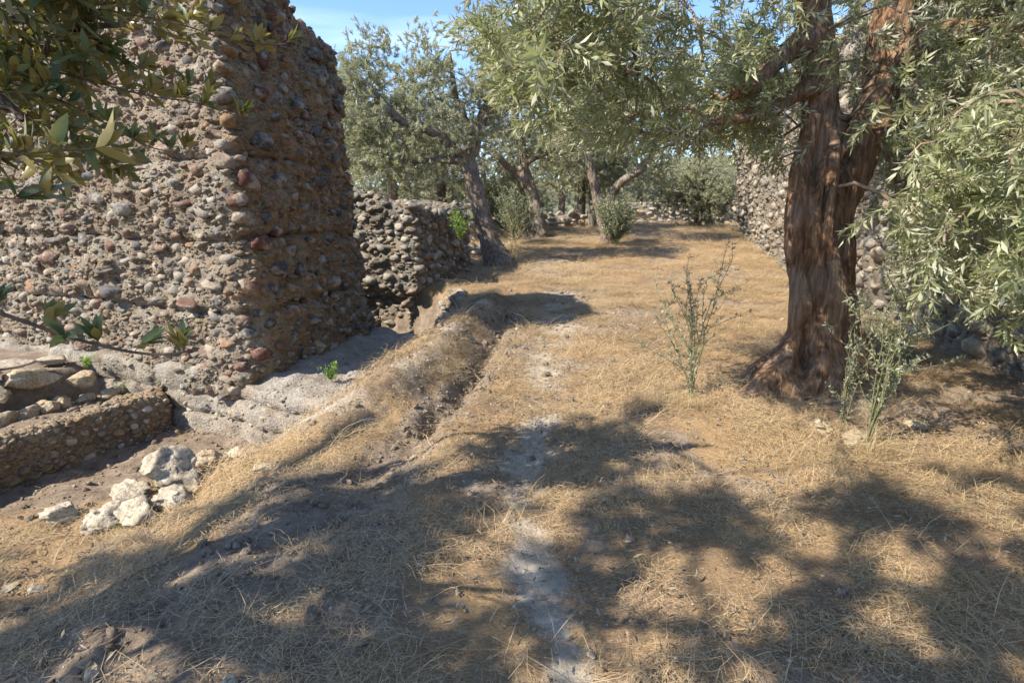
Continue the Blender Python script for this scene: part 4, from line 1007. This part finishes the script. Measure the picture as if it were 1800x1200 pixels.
# the big olive on the right
big_stems = [
    S([(1440, 760, 4.85, .34), (1440, 650, 4.9, .27), (1428, 540, 4.95, .20), (1420, 430, 5.0, .18), (1432, 320, 5.05, .17), (1445, 200, 5.1, .16), (1440, 90, 5.2, .15), (1430, -40, 5.3, .14), (1420, -220, 5.5, .11)]),
    S([(1490, 740, 4.95, .24), (1480, 620, 5.0, .19), (1462, 500, 5.0, .17), (1462, 400, 5.05, .17), (1490, 310, 5.1, .165), (1528, 220, 5.2, .17), (1558, 120, 5.3, .175), (1582, 20, 5.4, .18), (1610, -120, 5.5, .15), (1650, -260, 5.6, .13)]),
    S([(1470, 700, 4.8, .18), (1450, 600, 4.78, .13), (1462, 500, 4.8, .11), (1440, 400, 4.82, .10), (1455, 300, 4.9, .10), (1500, 200, 5.0, .09)]),
    S([(1430, 570, 4.9, .20), (1385, 650, 4.75, .17), (1330, 690, 4.65, .13), (1285, 725, 4.55, .07), (1250, 770, 4.5, .03)]), S([(1410, 600, 4.95, .14), (1350, 650, 4.95, .12), (1300, 690, 4.9, .08), (1265, 720, 4.85, .03)]),
    S([(1425, 620, 4.8, .20), (1390, 715, 4.6, .17), (1360, 770, 4.45, .10), (1335, 820, 4.35, .03)]), S([(1450, 640, 4.8, .18), (1455, 740, 4.6, .15), (1450, 800, 4.45, .05)]),
    S([(1490, 600, 4.95, .18), (1520, 715, 4.75, .15), (1555, 770, 4.6, .09), (1590, 820, 4.5, .03)]),
    S([(1405, 600, 4.82, .13), (1402, 480, 4.82, .085), (1398, 400, 4.84, .085), (1408, 300, 4.9, .08), (1430, 200, 4.98, .07)]),
]
big_limbs = [
    S([(1440, 60, 5.1, .10), (1405, 75, 5.0, .09), (1365, 105, 4.9, .075), (1330, 150, 4.8, .06), (1285, 165, 4.7, .05)]),
    S([(1435, 150, 5.0, .075), (1400, 165, 4.9, .06), (1350, 200, 4.8, .05), (1250, 215, 4.6, .035)]),
    S([(1580, 120, 5.2, .12), (1640, 60, 5.0, .10), (1720, 50, 4.8, .08), (1830, 80, 4.6, .05)]),
    S([(1540, 240, 5.1, .10), (1610, 190, 4.9, .08), (1700, 170, 4.7, .07), (1760, 200, 4.4, .05), (1850, 300, 4.0, .03)]),
    S([(1440, -60, 5.2, .12), (1300, -100, 4.6, .09), (1150, -60, 4.0, .06), (1000, -40, 3.6, .04)]),
    S([(1430, -150, 5.4, .10), (1280, -200, 5.8, .08), (1100, -150, 6.0, .05)]),
    S([(1610, -80, 5.4, .12), (1750, -220, 4.6, .07), (1900, -80, 3.8, .045), (1930, 150, 3.3, .025)]),
]
def big_cull(P):
    px, py, f = project(P); out = np.ones(len(P), bool)
    # openings seen in the photograph: path vista below the canopy and the trunk's lower part
    low = (py > np.interp(px, [820, 900, 1000, 1100, 1200, 1300, 1380, 1400, 1520, 1560, 1700, 1800], [60, 190, 240, 250, 260, 240, 300, 250, 260, 400, 520, 620])) & (f > 0)
    out &= ~((px > 1385) & (px < 1625) & (py < 340) & (P[:, 1] < 5.6) & (f > 0) & (np.random.default_rng(len(P)).random(len(P)) < .5))
    out &= ~(low & (px > 700) & (px < 2200)); out &= ~((px < np.interp(py, [0, 100, 260], [815, 860, 960])) & (py > -250) & (f > 0))
    return out
big = tree('gnarled old olive tree with a split brown trunk and hanging leaves beside the right wall', (2.8, 4.9, 0.0), big_stems, big_limbs,
     [(at(1120, 60, 4.3), (1.15, 1.3, .75), 58), (at(1250, 200, 5.0), (.75, .9, .55), 42), (at(1000, 60, 3.6), (.55, .6, .5), 30), (at(1450, 100, 5.4), (.8, 1.2, 1.0), 40), (at(1640, 90, 4.6), (.55, .6, .5), 26), (at(1600, 260, 5.7), (.6, .5, .6), 24), (at(1620, 400, 4.6), (.3, .3, .3), 10), (at(1330, 90, 5.4), (.6, .6, .6), 24), (at(1330, 330, 5.0), (.35, .5, .45), 16),
      (at(1700, 60, 5.4), (1.0, 1.0, .8), 45), (at(1740, 330, 3.4), (.5, .6, .7), 40), (at(1700, 480, 3.1), (.45, .3, .3), 14), (at(1560, 250, 5.3), (.7, .6, .7), 22), (at(1660, 300, 4.7), (.6, .5, .7), 25),
      ((1.2, 4.0, 4.3), (1.2, 1.0, .8), 46), (at(1200, 230, 4.7), (.8, .8, .4), 26), (at(1480, 130, 4.5), (.55, .35, .6), 12), ((3.7, 7.0, 4.7), (1.6, 1.5, .9), 50), ((5.0, 8.6, 5.0), (1.2, 1.6, .8), 30), ((2.8, 5.2, 5.2), (2.5, 2.2, 1.1), 90), ((4.0, 4.2, 4.2), (1.3, 1.8, 1.2), 50)],  # includes unseen crown masses added to shade the trunk and right wall
     6, .18, SPRAY_NEAR, 77, M['bark'], voxel=.019, amp=.040, clump=1.6,
     hollows=[(at(1418, 625, 4.62), (.07, .16, .20), .22), (at(1452, 350, 4.78), (.03, .12, .22), .12), (at(1455, 470, 4.75), (.05, .14, .16), .09), (at(1490, 230, 4.9), (.04, .14, .25), .14), (at(1400, 480, 4.7), (.03, .1, .12), .06)],
     nleafparts=300, leafset=LEAF_LO, leafmat=M['leaf'], cull=big_cull, hang=.35, scale=1.2)

# leaning olive behind the pit
def T1():
    st = [S([(885, 480, 14.8, .42), (872, 455, 14.9, .36), (858, 420, 15, .26), (848, 370, 15, .22), (835, 320, 15, .21), (820, 280, 15, .20)]),
          S([(905, 475, 14.8, .2), (880, 455, 14.8, .2), (862, 430, 14.9, .2)])]
    lb = [S([(820, 285, 15, .20), (835, 240, 15, .17), (850, 200, 15, .14), (872, 165, 15, .12), (895, 140, 15, .10), (890, 60, 15, .06)]),
          S([(822, 290, 15, .16), (780, 240, 14.7, .13), (735, 222, 14.5, .12), (700, 210, 14.3, .10), (675, 185, 14.2, .07), (650, 150, 14, .05)]),
          S([(815, 285, 15, .12), (770, 280, 14.7, .09), (720, 285, 14.5, .07), (660, 280, 14, .04)]),
          S([(835, 250, 15, .10), (800, 170, 15, .08), (790, 90, 15, .05)])]
    bl = [(at(690, 165, 14.8), (1.5, 1.5, .95), 54), (at(660, 230, 14.3), (1.2, 1.3, .7), 50), (at(640, 160, 14.6), (.9, 1.0, 1.0), 30), (at(780, 200, 14.8), (1.1, 1.3, 1.0), 46), (at(865, 110, 15), (.8, 1.2, 1.3), 46), (at(700, 280, 14), (1.0, .9, .35), 24), (at(880, 190, 15.4), (.9, 1.2, 1.0), 36), (at(760, 130, 15), (.5, .7, .5), 14), (at(670, 90, 14.8), (.35, .4, .35), 7), (at(740, 80, 14.8), (.2, .3, .3), 4)]
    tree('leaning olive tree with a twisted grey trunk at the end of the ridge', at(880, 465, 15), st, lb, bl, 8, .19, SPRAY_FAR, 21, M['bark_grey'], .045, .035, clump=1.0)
T1()
def T2():
    st = [S([(952, 415, 21, .36), (945, 390, 21, .26), (938, 350, 21, .22), (925, 310, 21, .20), (918, 290, 21, .16)])]
    lb = [S([(925, 325, 21, .2), (905, 300, 21, .16), (890, 290, 20.8, .14), (875, 275, 20.6, .11)]), S([(920, 295, 21, .18), (915, 260, 21, .14), (905, 200, 21, .1), (900, 130, 21, .06)]), S([(922, 290, 21, .1), (960, 270, 21, .08), (1000, 250, 21, .05)])]
    bl = [(at(900, 200, 21), (1.8, 1.8, 1.7), 80), (at(960, 240, 21.5), (1.5, 1.5, .9), 50), (at(905, 130, 22), (1.1, 1.5, 1.5), 40), (at(970, 120, 22), (1.6, 1.5, 1.9), 50)]
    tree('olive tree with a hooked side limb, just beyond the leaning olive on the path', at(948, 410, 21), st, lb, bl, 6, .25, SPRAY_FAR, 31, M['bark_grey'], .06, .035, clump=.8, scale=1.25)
T2()
def T3():
    st = [S([(1070, 432, 19, .28), (1062, 395, 19, .20), (1050, 350, 19, .16), (1038, 300, 19, .14), (1025, 260, 19, .14)]), S([(1062, 400, 19, .2), (1072, 350, 19, .16), (1090, 320, 18.8, .13), (1125, 300, 18.6, .11), (1150, 265, 18.4, .08)])]
    lb = [S([(1028, 270, 19, .12), (1015, 210, 19, .09), (1010, 120, 19, .05)]), S([(1145, 275, 18.4, .08), (1170, 220, 18.2, .05)])]
    bl = [(at(1040, 200, 19), (1.6, 1.6, 1.4), 70), (at(1120, 190, 18.8), (1.5, 1.6, 1.3), 60), (at(1080, 80, 20), (2.2, 2.0, 1.6), 60), (at(1150, 300, 19), (.9, .9, .5), 20), (at(1000, 290, 20.5), (.8, .8, .5), 16)]
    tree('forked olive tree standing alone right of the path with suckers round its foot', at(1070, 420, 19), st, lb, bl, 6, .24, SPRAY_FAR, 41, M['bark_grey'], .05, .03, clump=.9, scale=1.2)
T3()

def bg_tree(px, pyb, Y, h, wd, label, seed, crown_z=0.62, tilt=0.0, n=80, group=None, tr=.22, fork=True, dens=9):
    b = at(px, pyb, Y); b[2] = hz(b[0], b[1]); r = np.random.default_rng(seed)
    top = b + np.array([tilt, 0, h * .45])
    st = [([b - [0, 0, .2], b + [0, 0, .3], b + (top - b) * .5 + [.1, 0, 0], top], [tr * 1.4, tr * 1.1, tr * .9, tr * .6])]
    lb = []
    for q in range(3):
        a = r.uniform(0, 6.28); e = top + np.array([math.cos(a) * wd * .3, math.sin(a) * wd * .3, h * .3]); lb.append(([top, (top + e) / 2 + [0, 0, .15], e], [tr * .5, tr * .35, tr * .2]))
    bl = [(b + [tilt, 0, h * crown_z], (wd / 2 * .8, wd / 2 * .8, h * (1 - crown_z) * .95), n), (b + [tilt + wd * .2, -.3, h * crown_z * .85], (wd * .3, wd * .3, h * .2), n // 3), (b + [tilt - wd * .25, -.2, h * crown_z * .9], (wd * .28, wd * .3, h * .22), n // 3)]
    return tree(label, b, st, lb, bl, dens, .34, SPRAY_FAR, seed, M['bark_grey'], remeshed=False, clump=.8, scale=1.4, group=group)
bg_tree(1018, 405, 27, 5.8, 5.5, 'slim olive trunk, left one of the close pair left of the forked olive', 51, .6)
bg_tree(1038, 407, 26, 5.2, 4.5, 'slim dark olive trunk, right one of the close pair left of the forked olive', 52, .6)
bg_tree(1225, 398, 26, 3.3, 3.9, 'low round silvery olive bush-tree near the far end of the right wall', 53, .48, n=110, tr=.14)
bg_tree(775, 400, 23, 6.0, 6.5, 'dense olive tree behind the rubble pier, its trunk hidden by the pier', 54, .58, n=100)
bg_tree(690, 400, 20, 5.5, 6, 'olive tree rising behind the left part of the rubble pier', 55, .6, n=90)
bg_tree(985, 395, 36, 6.5, 8, 'distant olive tree centred between the hooked and forked olives', 56, .5, n=110)
bg_tree(1120, 395, 38, 6.0, 8, 'distant olive tree above the far dry-stone wall', 57, .5, n=100)
bg_tree(850, 395, 34, 6.5, 8, 'distant olive tree seen left of the hooked olive', 58, .5, n=100)
bg_tree(620, 400, 30, 7, 9, 'distant olive tree hidden low behind the tall left ruin', 59, .5, n=90)
bg_tree(1330, 395, 33, 7.5, 8, 'tall olive tree showing over the far end of the right wall', 60, .6, n=100)
bg_tree(905, 398, 24, 2.3, 2.6, 'fresh green young olive beside the hooked olive trunk', 61, .5, n=60, tr=.06)

for i, (px, Y, h_, w_, lab) in enumerate([(560, 34, 5, 9, 'far olive tree behind the left ruin at its right edge'), (930, 46, 5, 9, 'far olive between the leaning and hooked trunks'), (1060, 48, 5, 10, 'far olive seen through the fork of the forked olive'),
        (1180, 44, 4.5, 9, 'far olive just left of the low silvery bush-tree'), (1260, 42, 5, 9, 'far olive above the low silvery bush-tree'), (830, 42, 4.5, 8, 'far olive just left of the leaning trunk'), (730, 36, 4.5, 8, 'far olive low behind the rubble pier')]):
    bg_tree(px, 392, Y, h_ - 1, w_ - 2, lab, 70 + i, .5, n=70, tr=.15, dens=8)
# the tree left of the viewer: trunk outside the view, branches reaching in
SHADE = [(-5.2, 3.0), (-3.0, 3.12), (-1.6, 2.95), (-0.93, 3.35), (-0.3, 3.9), (.14, 4.5), (.9, 4.8), (1.6, 5.0), (1.9, 4.6), (1.05, 3.9), (.77, 2.9), (.84, 2.1), (.6, 1.6), (.4, -.2), (-5.2, -.2)]
DAPPLE = [(.6, 3.1), (1.6, 3.0), (2.6, 3.4), (3.4, 3.2), (3.2, .2), (.4, .2)]
def TL():
    st = [([(-5.2, .4, -.2), (-5.1, .5, .8), (-4.9, .7, 1.8), (-4.7, .9, 2.6)], [.38, .3, .27, .22])]
    lb = [([(-4.7, .9, 2.6), (-4.0, 1.2, 3.2), (-3.2, 1.6, 3.5), (-2.3, 1.8, 3.7)], [.16, .12, .09, .05]), ([(-4.8, .8, 2.4), (-4.2, 1.6, 2.6), (-3.4, 2.3, 2.6), (-2.7, 2.7, 2.4)], [.12, .09, .06, .04]),
          ([(-4.7, .9, 2.6), (-4.6, 0, 3.6), (-3.6, -.8, 4.2), (-2.4, -1.0, 4.4)], [.14, .1, .08, .05]), ([(-4.7, .9, 2.6), (-5.2, 1.5, 3.6), (-5.4, 2, 4.4)], [.12, .1, .06]),
          ([(-4.6, .9, 2.5), (-3.4, .9, 2.5), (-2.2, 1.0, 2.2), (-1.3, 1.05, 1.9)], [.08, .05, .03, .015])]
    bl = [((-5.2, .6, 4.1), (3.9, 2.6, 1.2), 820), ((-2.0, -.8, 4.5), (2.6, 2.0, .8), 620),
          (at(80, 60, 2.6), (.55, .4, .32), 11), (at(250, 30, 2.8), (.42, .3, .2), 5), (at(60, 200, 2.4), (.32, .3, .16), 5)]
    def cull(P):  # unseen crown trimmed so its shadow fills the SHADE and DAPPLE outlines
        px, py, f = project(P); inside = (f > 0.1) & (py > -30) & (py < 1300) & (px > -100) & (px < 1900)
        lim = np.interp(py, [-30, 0, 60, 120, 200, 260, 300], [420, 400, 300, 250, 210, 150, -200])
        hh = P[:, 2]
        for _ in range(2):
            sx = P[:, 0] + hh * lx / math.tan(SUN_EL); sy = P[:, 1] + hh * ly / math.tan(SUN_EL); hh = P[:, 2] - height(sx, sy)
        sdp = poly_sd(sx, sy, SHADE); rr = np.random.default_rng(len(P)).random(len(P))
        dap = (poly_sd(sx, sy, DAPPLE) > 0) & (noise(np.column_stack([sx * 3.4, sy * 4.0, sx * 0]), 5) > np.where(sy > 2.2, .15, -.02))
        shade_ok = ((sdp > 0.12) & (noise(np.column_stack([sx * 3.2, sy * 4.0, sx * 0]), 9) < .14)) | dap
        ok = ((~inside) & shade_ok) | (inside & (px < lim)); ok &= ~((f > 0) & (f < 1.4) & (px > -700) & (px < 2300) & (py > -700)); return ok
    root = tree('golden-leaved tree at top left, its branches hanging in front of the tall ruin', (-5.2, .4, 0), st, lb, bl, 7, .12, SPRAY_GOLD, 91, M['bark_grey'], .045, .03, clump=1.4, cull=cull, hang=.1, scale=1.15)
    # hand-placed leafy shoots in front of the ruin
    r = np.random.default_rng(4); g = Geo(); ms = []
    def strand(pp, rad, tufts, nl, ll, upw=.6, start=.2):
        P, rr = resample([at(*q) for q in pp], np.linspace(rad, rad * .35, len(pp)), .05); V, (f3, f4) = tube(P, rr, 6); g.add(V, f4, .5)
        s_ = np.linspace(0, 1, len(P))
        for t in np.linspace(start, 1, tufts):
            t = min(1, t + r.normal(0, .02)); q = np.array([np.interp(t, s_, P[:, c]) for c in range(3)]); k = min(len(P) - 2, int(t * (len(P) - 1))); ax = P[k + 1] - P[k]; ax /= np.linalg.norm(ax)
            # short upright shoot
            d = ax * .5 + np.array([0, 0, upw]) + r.normal(0, .3, 3); d /= np.linalg.norm(d); ln = r.uniform(.015, .035); V, (f3, f4) = tube([q, q + d * ln * .5, q + d * ln], [.0012, .001, .0008], 5); g.add(V, f4, .5)
            for j in range(nl + r.integers(-1, 3)):
                u = np.cross(d, r.normal(size=3)); u /= np.linalg.norm(u); op = r.uniform(.2, .95); yd = d * math.cos(op) + u * math.sin(op); zn = d - yd * (d @ yd); zn /= np.linalg.norm(zn) + 1e-6; xd = np.cross(yd, zn); L_ = ll * r.uniform(.7, 1.2)
                m = np.eye(4); m[:3, 0] = xd * L_; m[:3, 1] = yd * L_; m[:3, 2] = zn * L_; m[:3, 3] = q + d * ln * r.uniform(.3, 1); ms.append(m)
    strand([(-260, 480, 1.35), (-100, 520, 1.3), (0, 548, 1.28), (80, 580, 1.27), (160, 605, 1.27), (250, 624, 1.27), (310, 630, 1.27), (350, 612, 1.27)], .0058, 8, 8, .058, .9, .38)
    strand([(-300, 330, 1.0), (-120, 290, 1.0), (0, 272, 1.0), (80, 268, 1.0), (160, 262, 1.0)], .003, 4, 5, .058, .5, .6)
    strand([(-300, 380, 1.05), (-100, 350, 1.05), (0, 345, 1.05), (60, 350, 1.05)], .0025, 3, 5, .06, .2, .7)
    strand([(-200, -60, 2.5), (50, 5, 2.5), (200, 20, 2.5), (330, 45, 2.5), (420, 80, 2.5), (500, 78, 2.5)], .005, 20, 7, .078, .7, .1)
    strand([(-200, 60, 2.4), (0, 100, 2.4), (150, 140, 2.4), (260, 170, 2.4), (340, 178, 2.4), (420, 205, 2.4)], .005, 22, 7, .078, .6, .1)
    strand([(-200, 80, 2.3), (0, 140, 2.3), (120, 180, 2.3), (200, 225, 2.3), (260, 262, 2.3), (320, 270, 2.3)], .005, 20, 7, .078, .6, .1)
    strand([(-200, -160, 2.6), (0, -60, 2.6), (150, 60, 2.6), (230, 110, 2.6), (300, 150, 2.6), (370, 160, 2.6)], .005, 18, 7, .078, .6, .3)
    ms = np.array(ms); px, py, f = project(ms[:, :3, 3]); k = np.argsort(np.where((px > -20) & (py > -20), f, 1e9)); 
    place_parts('leaf', ms[k[:300]], [LEAF_BROAD[0]], M['leaf_gold'], root, r, LEAF_BROAD[1])
    h = Geo()
    for q in k[300:]: h.add(LEAF_BROAD[0] @ ms[q][:3, :3].T + ms[q][:3, 3], LEAF_BROAD[1], r.random())
    tag(link('leaves', h.mesh('leaves'), M['leaf_gold'], root), kind='stuff'); tag(link('shoots', g.mesh('shoots'), M['twig_dark'], root), kind='stuff')
TL()

# ------------------------------------------------------------------ shrubs, weeds, tufts
def shrub(px, py, h, wd, stems, label, seed, mat, leaf=.02, per=26, dens=1.0, name='shrub', cat='shrub', lean=(0, 0), side=3, grass=True, pos=None, stemmat=None, bare=.15):
    b = on_ground(px, py) if pos is None else np.array(pos, float); r = np.random.default_rng(seed); root = empty(name, b, label, cat); g = Geo(); lf = Geo()
    for s_ in range(stems):
        a = r.uniform(0, 6.28); out = r.uniform(.1, 1) * wd / 2; H_ = h * r.uniform(.5, 1); k = 8; P = []
        for q in range(k + 1):
            t = q / k; P.append(b + np.array([math.cos(a) * out * t ** 1.3 + lean[0] * t, math.sin(a) * out * t ** 1.3 * .8 + lean[1] * t, H_ * t - .02]) + r.normal(0, .02 * h, 3) * t)
        chains = [(np.array(P), .0028 * h)]
        for _ in range(side):
            q = r.integers(2, k); d = np.array([math.cos(a) + r.normal(0, .8), math.sin(a) + r.normal(0, .8), r.uniform(.5, 1.5)]); d /= np.linalg.norm(d); ln = r.uniform(.12, .35) * h
            chains.append((np.array([P[q] + d * ln * e for e in (0, .35, .7, 1)]) + r.normal(0, .008, (4, 3)), .002 * h))
        for C, rd in chains:
            V, (f3, f4) = tube(C, np.linspace(rd, rd * .3, len(C)), 4); g.add(V, f4, .5); s2 = np.linspace(0, 1, len(C)); n = int(per * dens * (1 if len(C) > 5 else .5))
            for j in range(n):
                t = r.uniform(bare if len(C) > 5 else 0, 1); q = np.array([np.interp(t, s2, C[:, c]) for c in range(3)]); yd = r.normal(size=3) + [0, 0, .8]; yd /= np.linalg.norm(yd); zn = np.cross(yd, r.normal(size=3)); zn /= np.linalg.norm(zn); xd = np.cross(yd, zn); L_ = leaf * r.uniform(.6, 1.3)
                lf.add((LEAF_LO[0] * [1.3, 1, 1]) @ (np.stack([xd, yd, zn], 0) * L_) + q, LEAF_LO[1], r.random())
    tag(link('stems', g.mesh('stems'), stemmat or M['stem'], root), kind='stuff'); tag(link('foliage', lf.mesh('foliage'), mat, root), kind='stuff')
    return root
shrub(1215, 700, 1.45, .6, 12, 'wispy grey-green shrub with bare-tipped shoots left of the big olive roots', 1, M['leaf_shrub'], .032, 60, lean=(-.05, 0), bare=.05)
shrub(1475, 770, 1.2, .35, 5, 'slender sucker shoots rising in front of the big olive trunk', 2, M['leaf_shrub'], .028, 50)
shrub(1520, 785, 1.65, .42, 12, 'tall leafy green-grey shrub right of the big olive trunk', 3, M['leaf_shrub'], .036, 80, lean=(.2, 0))
shrub(1072, 426, 1.7, 1.6, 90, 'bushy grey suckers round the foot of the forked olive', 4, M['leaf_shrub'], .07, 50, pos=(3.35, 18.5, hz(3.35, 18.5)))
shrub(905, 468, 1.7, .7, 16, 'thin dry weed stalks beside the foot of the leaning olive', 5, M['leaf_shrub'], .035, 16, stemmat=M['drygrass'])
shrub(905, 430, 1.9, 1.8, 60, 'fresh green bush between the leaning olive and the hooked olive', 6, M['leaf_shrub'], .07, 40, name='bush', cat='bush')
shrub(570, 690, .26, .16, 9, 'small bright green seedling growing on the pale ledge', 7, M['leaf_bright'], .035, 16, name='seedling', cat='plant', pos=(-1.9, 5.75, -.16), bare=.3)
shrub(140, 650, .16, .2, 10, 'bright green weed on the platform at the foot of the left ruin', 8, M['leaf_bright'], .03, 16, name='weed', cat='plant', pos=(-5.0, 6.45, -.2))
shrub(195, 672, .2, .25, 9, 'dry green-brown weed in the corner below the left ruin', 9, M['leaf_shrub'], .025, 16, name='weed', cat='plant', pos=(-4.5, 6.3, -.45))
shrub(745, 375, .9, .8, 20, 'green weed growing from the shaded side of the rubble pier', 10, M['leaf_bright'], .05, 20, name='weed', cat='plant', pos=(-1.1, 12.3, .9))
shrub(210, 930, .07, .09, 6, 'tiny green weed among the white rocks at the trench edge', 12, M['leaf_bright'], .018, 12, name='weed', cat='plant')
shrub(1255, 500, .3, .4, 8, 'small sparse weed on the sunny straw by the right wall', 13, M['leaf_shrub'], .03, 14, name='weed', cat='plant')

def tuft(px, py, h, rad, n, label, seed, pos=None, lift=1.25):
    if n > 85 and 'shrub' not in label and 'weeds' not in label: lift = .45; h *= 1.3
    b = on_ground(px, py) if pos is None else np.array(pos, float); r = np.random.default_rng(seed); g = Geo()
    for _ in range(n):
        a = r.uniform(0, 6.28); q = rad * r.random(); blade(g, r, (b[0] + q * math.cos(a), b[1] + q * math.sin(a), b[2] - .01), r.uniform(0, 6.28), h * r.uniform(.5, 1.2), r.uniform(.0015, .0035), r.uniform(lift - .6, lift + .25), r.normal(0, .5), 4, r.random())
        V = g.V[-1]; V[:, 2] = np.maximum(V[:, 2], b[2] - .02)
    me = g.mesh('grass_tuft'); o = link('grass_tuft', me, M['drygrass']); tag(o, label, 'dry grass', 'dry grass tufts'); return o
tufts = [(1215, 715, .24, .13, 120, 'tall straw tuft round the foot of the wispy shrub'), (1350, 745, .30, .22, 150, 'long straw draped over the left roots of the big olive'), (1530, 800, .40, .10, 70, 'upright dry stalks in front of the leafy shrub right of the olive'),
         (1705, 715, .2, .08, 60, 'pale grass tuft in shade at the foot of the right wall'), (1070, 925, .07, .07, 70, 'low greenish tuft on the shaded straw right of the bare strip'), (320, 775, .1, .08, 60, 'yellow grass clump above the largest boulder'),
         (480, 805, .14, .18, 120, 'tangled straw on the lit mound edge'), (60, 925, .16, .3, 200, 'long straw heap at the left edge above the shade'), (250, 925, .14, .3, 200, 'long straw lying below the white rocks'),
         (935, 470, .5, .3, 90, 'tall dry weeds right of the leaning olive foot'), (760, 650, .16, .2, 90, 'short straw fringe on the ridge beside the ledge'), (800, 640, .12, .15, 90, 'straw overhanging the crevice on the ridge'),
         (1440, 800, .2, .25, 120, 'matted straw in front of the buried rocks at the olive roots'), (1000, 430, .4, .3, 90, 'dry tuft on the crest left of the forked olive'), (1300, 440, .3, .3, 90, 'golden tuft at the foot of the far right wall'), (560, 960, .12, .2, 120, 'dark tangled straw on the shaded mound'), (420, 1080, .16, .25, 130, 'tangled straw in deep shade at lower left'), (1600, 1060, .2, .25, 110, 'curled straw clump near the bottom right corner')]
for i, t in enumerate(tufts): tuft(*t, 500 + i)
